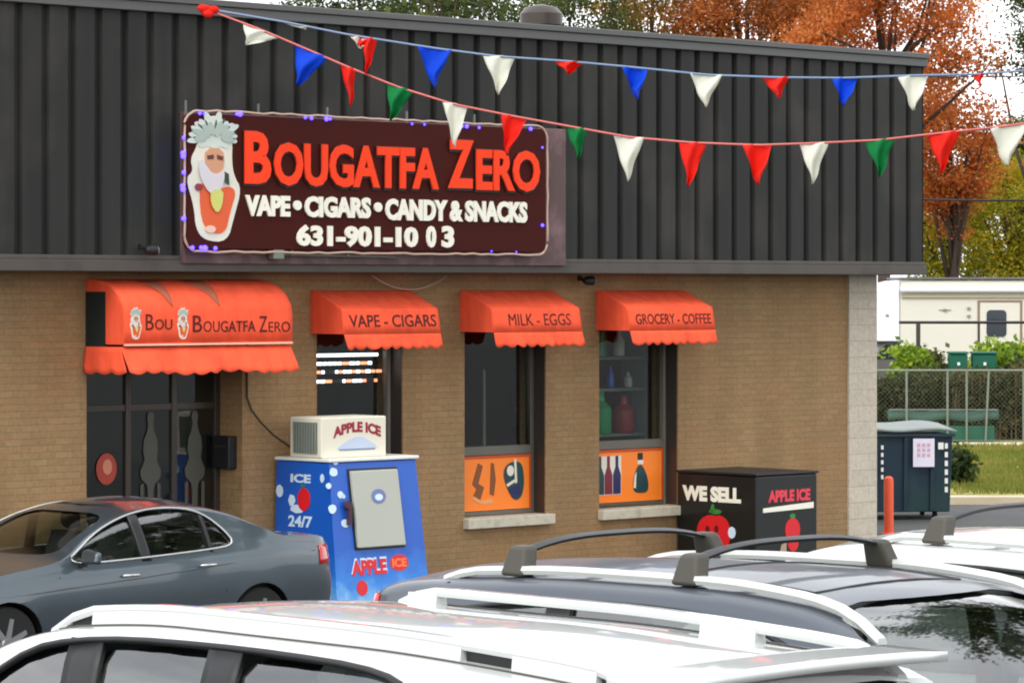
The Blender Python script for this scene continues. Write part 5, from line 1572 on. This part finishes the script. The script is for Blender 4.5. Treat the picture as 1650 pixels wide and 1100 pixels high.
def rail(root, X, S, s0_, s1, y, m, h=.06, pads=(), r=.022, posts=True, skirts=(), far_s0=None):
    ends = []
    for sd in (-1, 1):
        b = MB(); pts = []
        N = 24
        s0 = far_s0 if (sd < 0 and far_s0) else s0_
        for i in range(N+1):
            u = i/N; x_ = s0+(s1-s0)*u
            lift = h*min(1, math.sin(min(1, min(u, 1-u)/.09)*math.pi/2))
            pts.append((X(x_), sd*y, S.topz(x_, y)+lift-.004))
        # flattened bar: sweep a rounded rectangle
        vs_ = []; sec = [(-.022,-.016),(.022,-.016),(.027,.0),(.020,.016),(-.020,.016),(-.027,.0)]
        sc = r/.022
        for p_ in pts: vs_ += [(p_[0], p_[1]+a_*sc, p_[2]+c_*sc) for a_, c_ in sec]
        n = 6
        fs_ = [(i*n+k_, i*n+(k_+1)%n, (i+1)*n+(k_+1)%n, (i+1)*n+k_) for i in range(N) for k_ in range(n)] + [tuple(range(n)), tuple(N*n+k_ for k_ in range(n))]
        b.add(vs_, fs_)
        if skirts:
            for (pa, pb) in skirts[0 if sd > 0 else 1]:
                for i in range(8):
                    xa, xb = pa+(pb-pa)*i/8, pa+(pb-pa)*(i+1)/8
                    z_ = S.topz((xa+xb)/2, y)
                    b.hexa([(X(xb),sd*y-.03,S.topz(xb,y)-.02),(X(xa),sd*y-.03,S.topz(xa,y)-.02),(X(xa),sd*y+.034,S.topz(xa,y)-.02),(X(xb),sd*y+.034,S.topz(xb,y)-.02),(X(xb),sd*y-.022,S.topz(xb,y)+h-.01),(X(xa),sd*y-.022,S.topz(xa,y)+h-.01),(X(xa),sd*y+.026,S.topz(xa,y)+h-.01),(X(xb),sd*y+.026,S.topz(xb,y)+h-.01)])
            for u in ():
                x_ = s0+(s1-s0)*u; w_ = .07
                xa, xb = X(min(max(x_, s0+.02), s1-.14)+w_), X(min(max(x_, s0+.02), s1-.14))
                b.hexa([(xa-.05, sd*y-.024, S.topz(x_, y)-.02), (xb+.05, sd*y-.024, S.topz(x_, y)-.02), (xb+.05, sd*y+.024, S.topz(x_, y)-.02), (xa-.05, sd*y+.024, S.topz(x_, y)-.02), (xa, sd*y-.02, S.topz(x_, y)+h-.012), (xb, sd*y-.02, S.topz(x_, y)+h-.012), (xb, sd*y+.02, S.topz(x_, y)+h-.012), (xa, sd*y+.02, S.topz(x_, y)+h-.012)])
        rl = b.build('roof_rail', m, root, smooth='auto')
        if pads:
            for (pa, pb) in pads[0 if sd > 0 else 1]:
                q = MB()
                for i in range(6):
                    xa, xb = pa+(pb-pa)*i/6, pa+(pb-pa)*(i+1)/6
                    z_ = S.topz((xa+xb)/2, y)
                    q.box(X(xb), X(xa), sd*y-.012, sd*y+.012, z_-.01, z_+h-.018)
                q.build('rail_infill', M['black'], rl)

def crossbar(root, X, S, s_, y, h, bar_h=.10, foot=True, m=None):
    b = MB(); N = 16; pts = []
    for i in range(N+1):
        u = 2*i/N-1
        pts.append((X(s_), y*u, S.topz(s_, y)+h+bar_h*(1-abs(u)**3.0)*.55+.035))
    vs_ = []; sec = [(-.035,-.008),(.03,-.010),(.038,.002),(.0,.014),(-.034,.006)]
    for p_ in pts: vs_ += [(p_[0]+a_, p_[1], p_[2]+c_) for a_, c_ in sec]
    n = 5
    b.add(vs_, [(i*n+k_, i*n+(k_+1)%n, (i+1)*n+(k_+1)%n, (i+1)*n+k_) for i in range(N) for k_ in range(n)] + [tuple(range(n)), tuple(N*n+k_ for k_ in range(n))])
    cbar = b.build('crossbar', m or M['black'], root, smooth='auto')
    for sd in (-1, 1):
        q = MB(); z_ = S.topz(s_, y)
        # sloping foot: wide at the rail, leaning in to the bar
        q.hexa([(X(s_)-.075, sd*y-.04, z_+h-.055), (X(s_)+.075, sd*y-.04, z_+h-.055), (X(s_)+.075, sd*y+.05, z_+h-.055), (X(s_)-.075, sd*y+.05, z_+h-.055),
                (X(s_)-.05, sd*(y-.05)-.05, z_+h+.075), (X(s_)+.05, sd*(y-.05)-.05, z_+h+.075), (X(s_)+.05, sd*(y-.05)+.04, z_+h+.075), (X(s_)-.05, sd*(y-.05)+.04, z_+h+.075)])
        q.build('foot', M['rack_grey'], cbar, bevel=.022, seg=3)

U = Vector((C_, S_, 0)); NN = Vector((S_, -C_, 0))
def place(pt, y_off_vec, S, s_at, head):
    c = Vector((pt[0], pt[1], 0)) + y_off_vec
    loc = c - head*(S.L/2-s_at)
    return (loc.x, loc.y, 0)
def hang(v): return math.atan2(v.y, v.x)

# A: white long SUV in front
SA = Shape(5.30, [(0,.62),(.06,.78),(.25,.90),(.8,.96),(2,.98),(4,.97),(4.9,.93),(5.18,.86),(5.30,.70)],
    [(0,.62),(.04,.80),(.25,.98),(.8,1.07),(1.1,1.12),(1.80,1.60),(2.1,1.665),(2.7,1.70),(3.6,1.70),(4.4,1.675),(4.92,1.635),(5.00,1.58),(5.12,1.30),(5.22,1.02),(5.30,.80)],
    [(0,.55),(.3,.85),(.9,.98),(1.4,1.03),(3,1.06),(4.9,1.10),(5.2,1.0),(5.3,.75)], tum=.30)
locA = place((.525,10.5), U*.57, SA, 5.05, -NN)
dloA = chaikin([(1.42,1.12),(1.92,1.53),(2.35,1.615),(3.2,1.632),(3.98,1.615),(4.07,1.52),(4.12,1.12)], 2)
q4 = chaikin([(4.36,1.15),(4.40,1.56),(4.88,1.53),(4.98,1.3),(4.94,1.18)], 2)
rA, XA = make_car('white_suv', 'long white SUV nearest the camera with white roof rails, cut off by the bottom edge', 'car', SA, M['paint_white'], (locA[0],locA[1],.585), hang(-NN),
    [dloA, q4], (1.1,1.95,1.17,1.56,.60), (4.90,5.30,1.14,1.57,.76), (1.0,4.15), (1.2,4.98),
    dlo={'pillars': [(2.30,2.50,-.08,1.06,1.60),(3.06,3.24,-.05,1.06,1.615)], 'trim': [(dloA, M['black'], .014), (q4, M['black'], .012)]},
    extras={'seams': [[(2.42,.35),(2.42,1.08)],[(3.2,.5),(3.2,1.08)]], 'handles': [(2.3,.98),(3.05,1.0)], 'hm': M['paint_white'], 'mirror': (1.55,1.08), 'lamps': [('headlight',.08,.5,.72,.86,M['clear_lens']),('tail_light',5.05,5.24,.85,1.12,M['red_lens'])], 'seats': [2.2,3.2,4.2]}, wheel_r=.36)
rail(rA, XA, SA, 1.86, 4.97, .585, M['paint_white'], h=.055, skirts=(((2.12,4.10),(4.34,4.72)),((2.56,2.72),(4.08,4.34),(4.78,4.92))), pads=(((1.98,2.11),(4.11,4.33),(4.73,4.92)),()), r=.023, far_s0=2.5)
b = MB(); b.grid(lambda u, v: (XA(4.82+.29*u), (-.67+1.34*v)*(1-.03*u), SA.topz(4.82+.06*u, .0)+.014+.008*u-.014*(2*v-1)**2), 8, 14); b.build('spoiler', M['paint_white'], rA, smooth=True, solid=.035)
for sd in (-1, 1):
    b = MB(); b.tube([(XA(x_), sd*.635, SA.topz(x_, .635)+.001) for x_ in np.linspace(1.95, 4.85, 30)], .005, 4); b.build('roof_joint', M['rack_grey'], rA, smooth=True)
b = MB(); b.tube([(XA(4.80+.02*math.cos(y_*2)), y_, SA.topz(4.80, y_)+.001) for y_ in np.linspace(-.66, .66, 15)], .005, 4); b.build('tailgate_seam', M['rack_grey'], rA, smooth=True)

# B/C: mid SUVs with roof racks
def crossover():
    return Shape(4.80, [(0,.62),(.06,.76),(.25,.86),(.8,.92),(2,.94),(3.6,.93),(4.4,.88),(4.7,.80),(4.80,.66)],
    [(0,.60),(.04,.78),(.25,.96),(.8,1.06),(1.0,1.10),(1.82,1.62),(2.1,1.685),(2.6,1.715),(3.3,1.71),(4.0,1.675),(4.45,1.635),(4.60,1.57),(4.70,1.25),(4.76,1.0),(4.80,.80)],
    [(0,.55),(.3,.85),(.9,.98),(1.3,1.02),(3,1.06),(4.3,1.12),(4.7,1.0),(4.8,.75)], tum=.32)
SB = crossover()
dloB = chaikin([(1.38,1.08),(2.0,1.50),(2.5,1.59),(3.4,1.585),(4.2,1.47),(4.36,1.30),(4.0,1.14)], 2)
locB = place((.02,14.6), U*.62, SB, 3.72, NN)
rB, XB = make_car('grey_crossover', 'dark grey crossover with silver roof rails and black crossbars, its windscreen towards the street', 'car', SB, M['paint_grey'], (locB[0],locB[1],.57), hang(NN),
    [dloB], (1.0,1.98,1.13,1.64,.70), (4.35,4.8,1.16,1.52,.52), (.92,3.72), (1.1,4.5),
    dlo={'pillars': [(2.28,2.42,-.04,1.04,1.565),(3.22,3.36,.03,1.06,1.555)], 'trim': [(dloB, M['black'], .012)]},
    extras={'seams': [[(2.38,.35),(2.38,1.05)],[(3.3,.5),(3.3,1.08)],[(4.05,1.61),(4.34,1.50),(4.45,1.25)]], 'handles': [(2.25,.98),(3.15,1.0)], 'hm': M['paint_grey'], 'mirror': (1.5,1.06), 'lamps': [('headlight',.08,.5,.72,.86,M['clear_lens']),('tail_light',4.50,4.655,1.22,1.53,M['red_lens'])], 'seats': [2.1,3.0]})
rail(rB, XB, SB, 1.70, 4.15, .62, M['rail_silver'], h=.035, posts=False, r=.024)
crossbar(rB, XB, SB, 3.72, .62, .06, bar_h=.12); crossbar(rB, XB, SB, 2.72, .62, .06, bar_h=.12)
b = MB()   # sunroof outline
pts = [(XB(2.15),-.45),(XB(2.1),0),(XB(2.15),.45)]
b.tube([(XB(2.18+.75*u), -.46, SB.topz(2.18+.75*u,.46)+.001) for u in np.linspace(0,1,8)] + [(XB(2.93), -.46+.92*v, SB.topz(2.93, -.46+.92*v)+.001) for v in np.linspace(.1,.9,8)] + [(XB(2.93-.75*u), .46, SB.topz(2.93-.75*u,.46)+.001) for u in np.linspace(0,1,8)] + [(XB(2.18-.03*math.sin(v*math.pi)), .46-.92*v, SB.topz(2.15, .46-.92*v)+.001) for v in np.linspace(.1,.9,8)], .007, 5, closed=True)
b.build('sunroof_seam', M['black'], rB)
SC = crossover()
locC = place((2.03,16.3), U*.62, SC, 2.66, -NN)
rC, XC = make_car('white_crossover', 'white crossover with a grey roof-rack foot at the right edge behind the grey crossover', 'car', SC, M['paint_white'], (locC[0],locC[1],.56), hang(-NN),
    [dloB], (1.0,1.98,1.13,1.64,.70), (4.35,4.8,1.16,1.52,.52), (.92,3.72), (1.1,4.5),
    dlo={'pillars': [(2.28,2.42,-.04,1.04,1.565),(3.22,3.36,.03,1.06,1.555)], 'trim': [(dloB, M['black'], .012)]},
    extras={'seams': [[(2.38,.35),(2.38,1.05)],[(3.3,.5),(3.3,1.08)]], 'handles': [(2.25,.98),(3.15,1.0)], 'hm': M['paint_white'], 'mirror': (1.5,1.06), 'lamps': [('headlight',.08,.5,.72,.86,M['clear_lens']),('tail_light',4.50,4.655,1.22,1.53,M['red_lens'])], 'seats': [2.1,3.0]})
rail(rC, XC, SC, 2.3, 4.15, .62, M['rail_silver'], h=.035, posts=False, r=.024)
crossbar(rC, XC, SC, 2.66, .62, .06, bar_h=.12)

# S: grey-green sedan by the entrance
SS = Shape(4.62, [(0,.60),(.06,.74),(.22,.83),(.7,.88),(2,.895),(3.6,.88),(4.3,.82),(4.55,.74),(4.62,.62)],
    [(0,.52),(.03,.66),(.2,.76),(.8,.91),(1.25,.97),(1.40,1.00),(1.75,1.20),(2.1,1.36),(2.45,1.435),(2.75,1.45),(3.05,1.425),(3.35,1.35),(3.75,1.16),(3.92,1.095),(4.2,1.085),(4.46,1.06),(4.56,.98),(4.62,.78)],
    [(0,.48),(.2,.68),(.8,.82),(1.4,.90),(2.2,.925),(3.2,.975),(3.9,1.0),(4.4,.96),(4.62,.70)], tum=.42, zb=.17, crown=.05)
dloS = chaikin([(1.42,.95),(1.72,1.14),(2.05,1.29),(2.42,1.375),(2.8,1.38),(3.05,1.32),(3.24,1.17),(3.34,1.03),(3.0,1.0),(2.2,.965)], 2)
locS = place((-3.03,30.0), -NN*.72, SS, 2.67, -U)
rS, XS = make_car('grey_sedan', 'grey-green sedan parked in front of the entrance with its nose to the left', 'car', SS, M['paint_sedan'], (locS[0],locS[1],.145), hang(-U),
    [dloS], (1.3,2.2,1.02,1.34,.60), (3.15,3.95,1.12,1.37,.56), (.85,3.62), (1.45,3.85),
    dlo={'pillars': [(2.28,2.38,-.05,.94,1.40),(3.04,3.07,-.03,.98,1.32)], 'trim': [([p for p in dloS], M['chrome'], .011)]},
    extras={'seams': [[(2.33,.25),(2.33,.93)],[(1.42,.3),(1.38,.86)],[(3.2,.62),(3.1,.98)]], 'handles': [(2.12,.83),(2.98,.87)], 'mirror': (1.62,.98), 'lamps': [('headlight',.06,.42,.58,.72,M['clear_lens']),('tail_light',4.36,4.575,.80,.97,M['red_lens'])], 'seats': [2.0,2.9]}, wheel_r=.32)
b = MB()
for sd in (-1, 1):
    b.tube([(XS(s_), sd*(SS.sidey(s_, z_)+.001), z_) for s_, z_ in ((.5,.70),(1.2,.74),(2.2,.80),(3.2,.87),(4.3,.93))], .006, 5)
b.build('body_crease', M['paint_sedan'], rS, smooth=True)
b = MB(); b.tube([(XS(4.6), -.5, .55), (XS(4.635), 0, .55), (XS(4.6), .5, .55)], .03, 8); b.build('rear_bumper_trim', M['chrome'], rS, smooth=True)
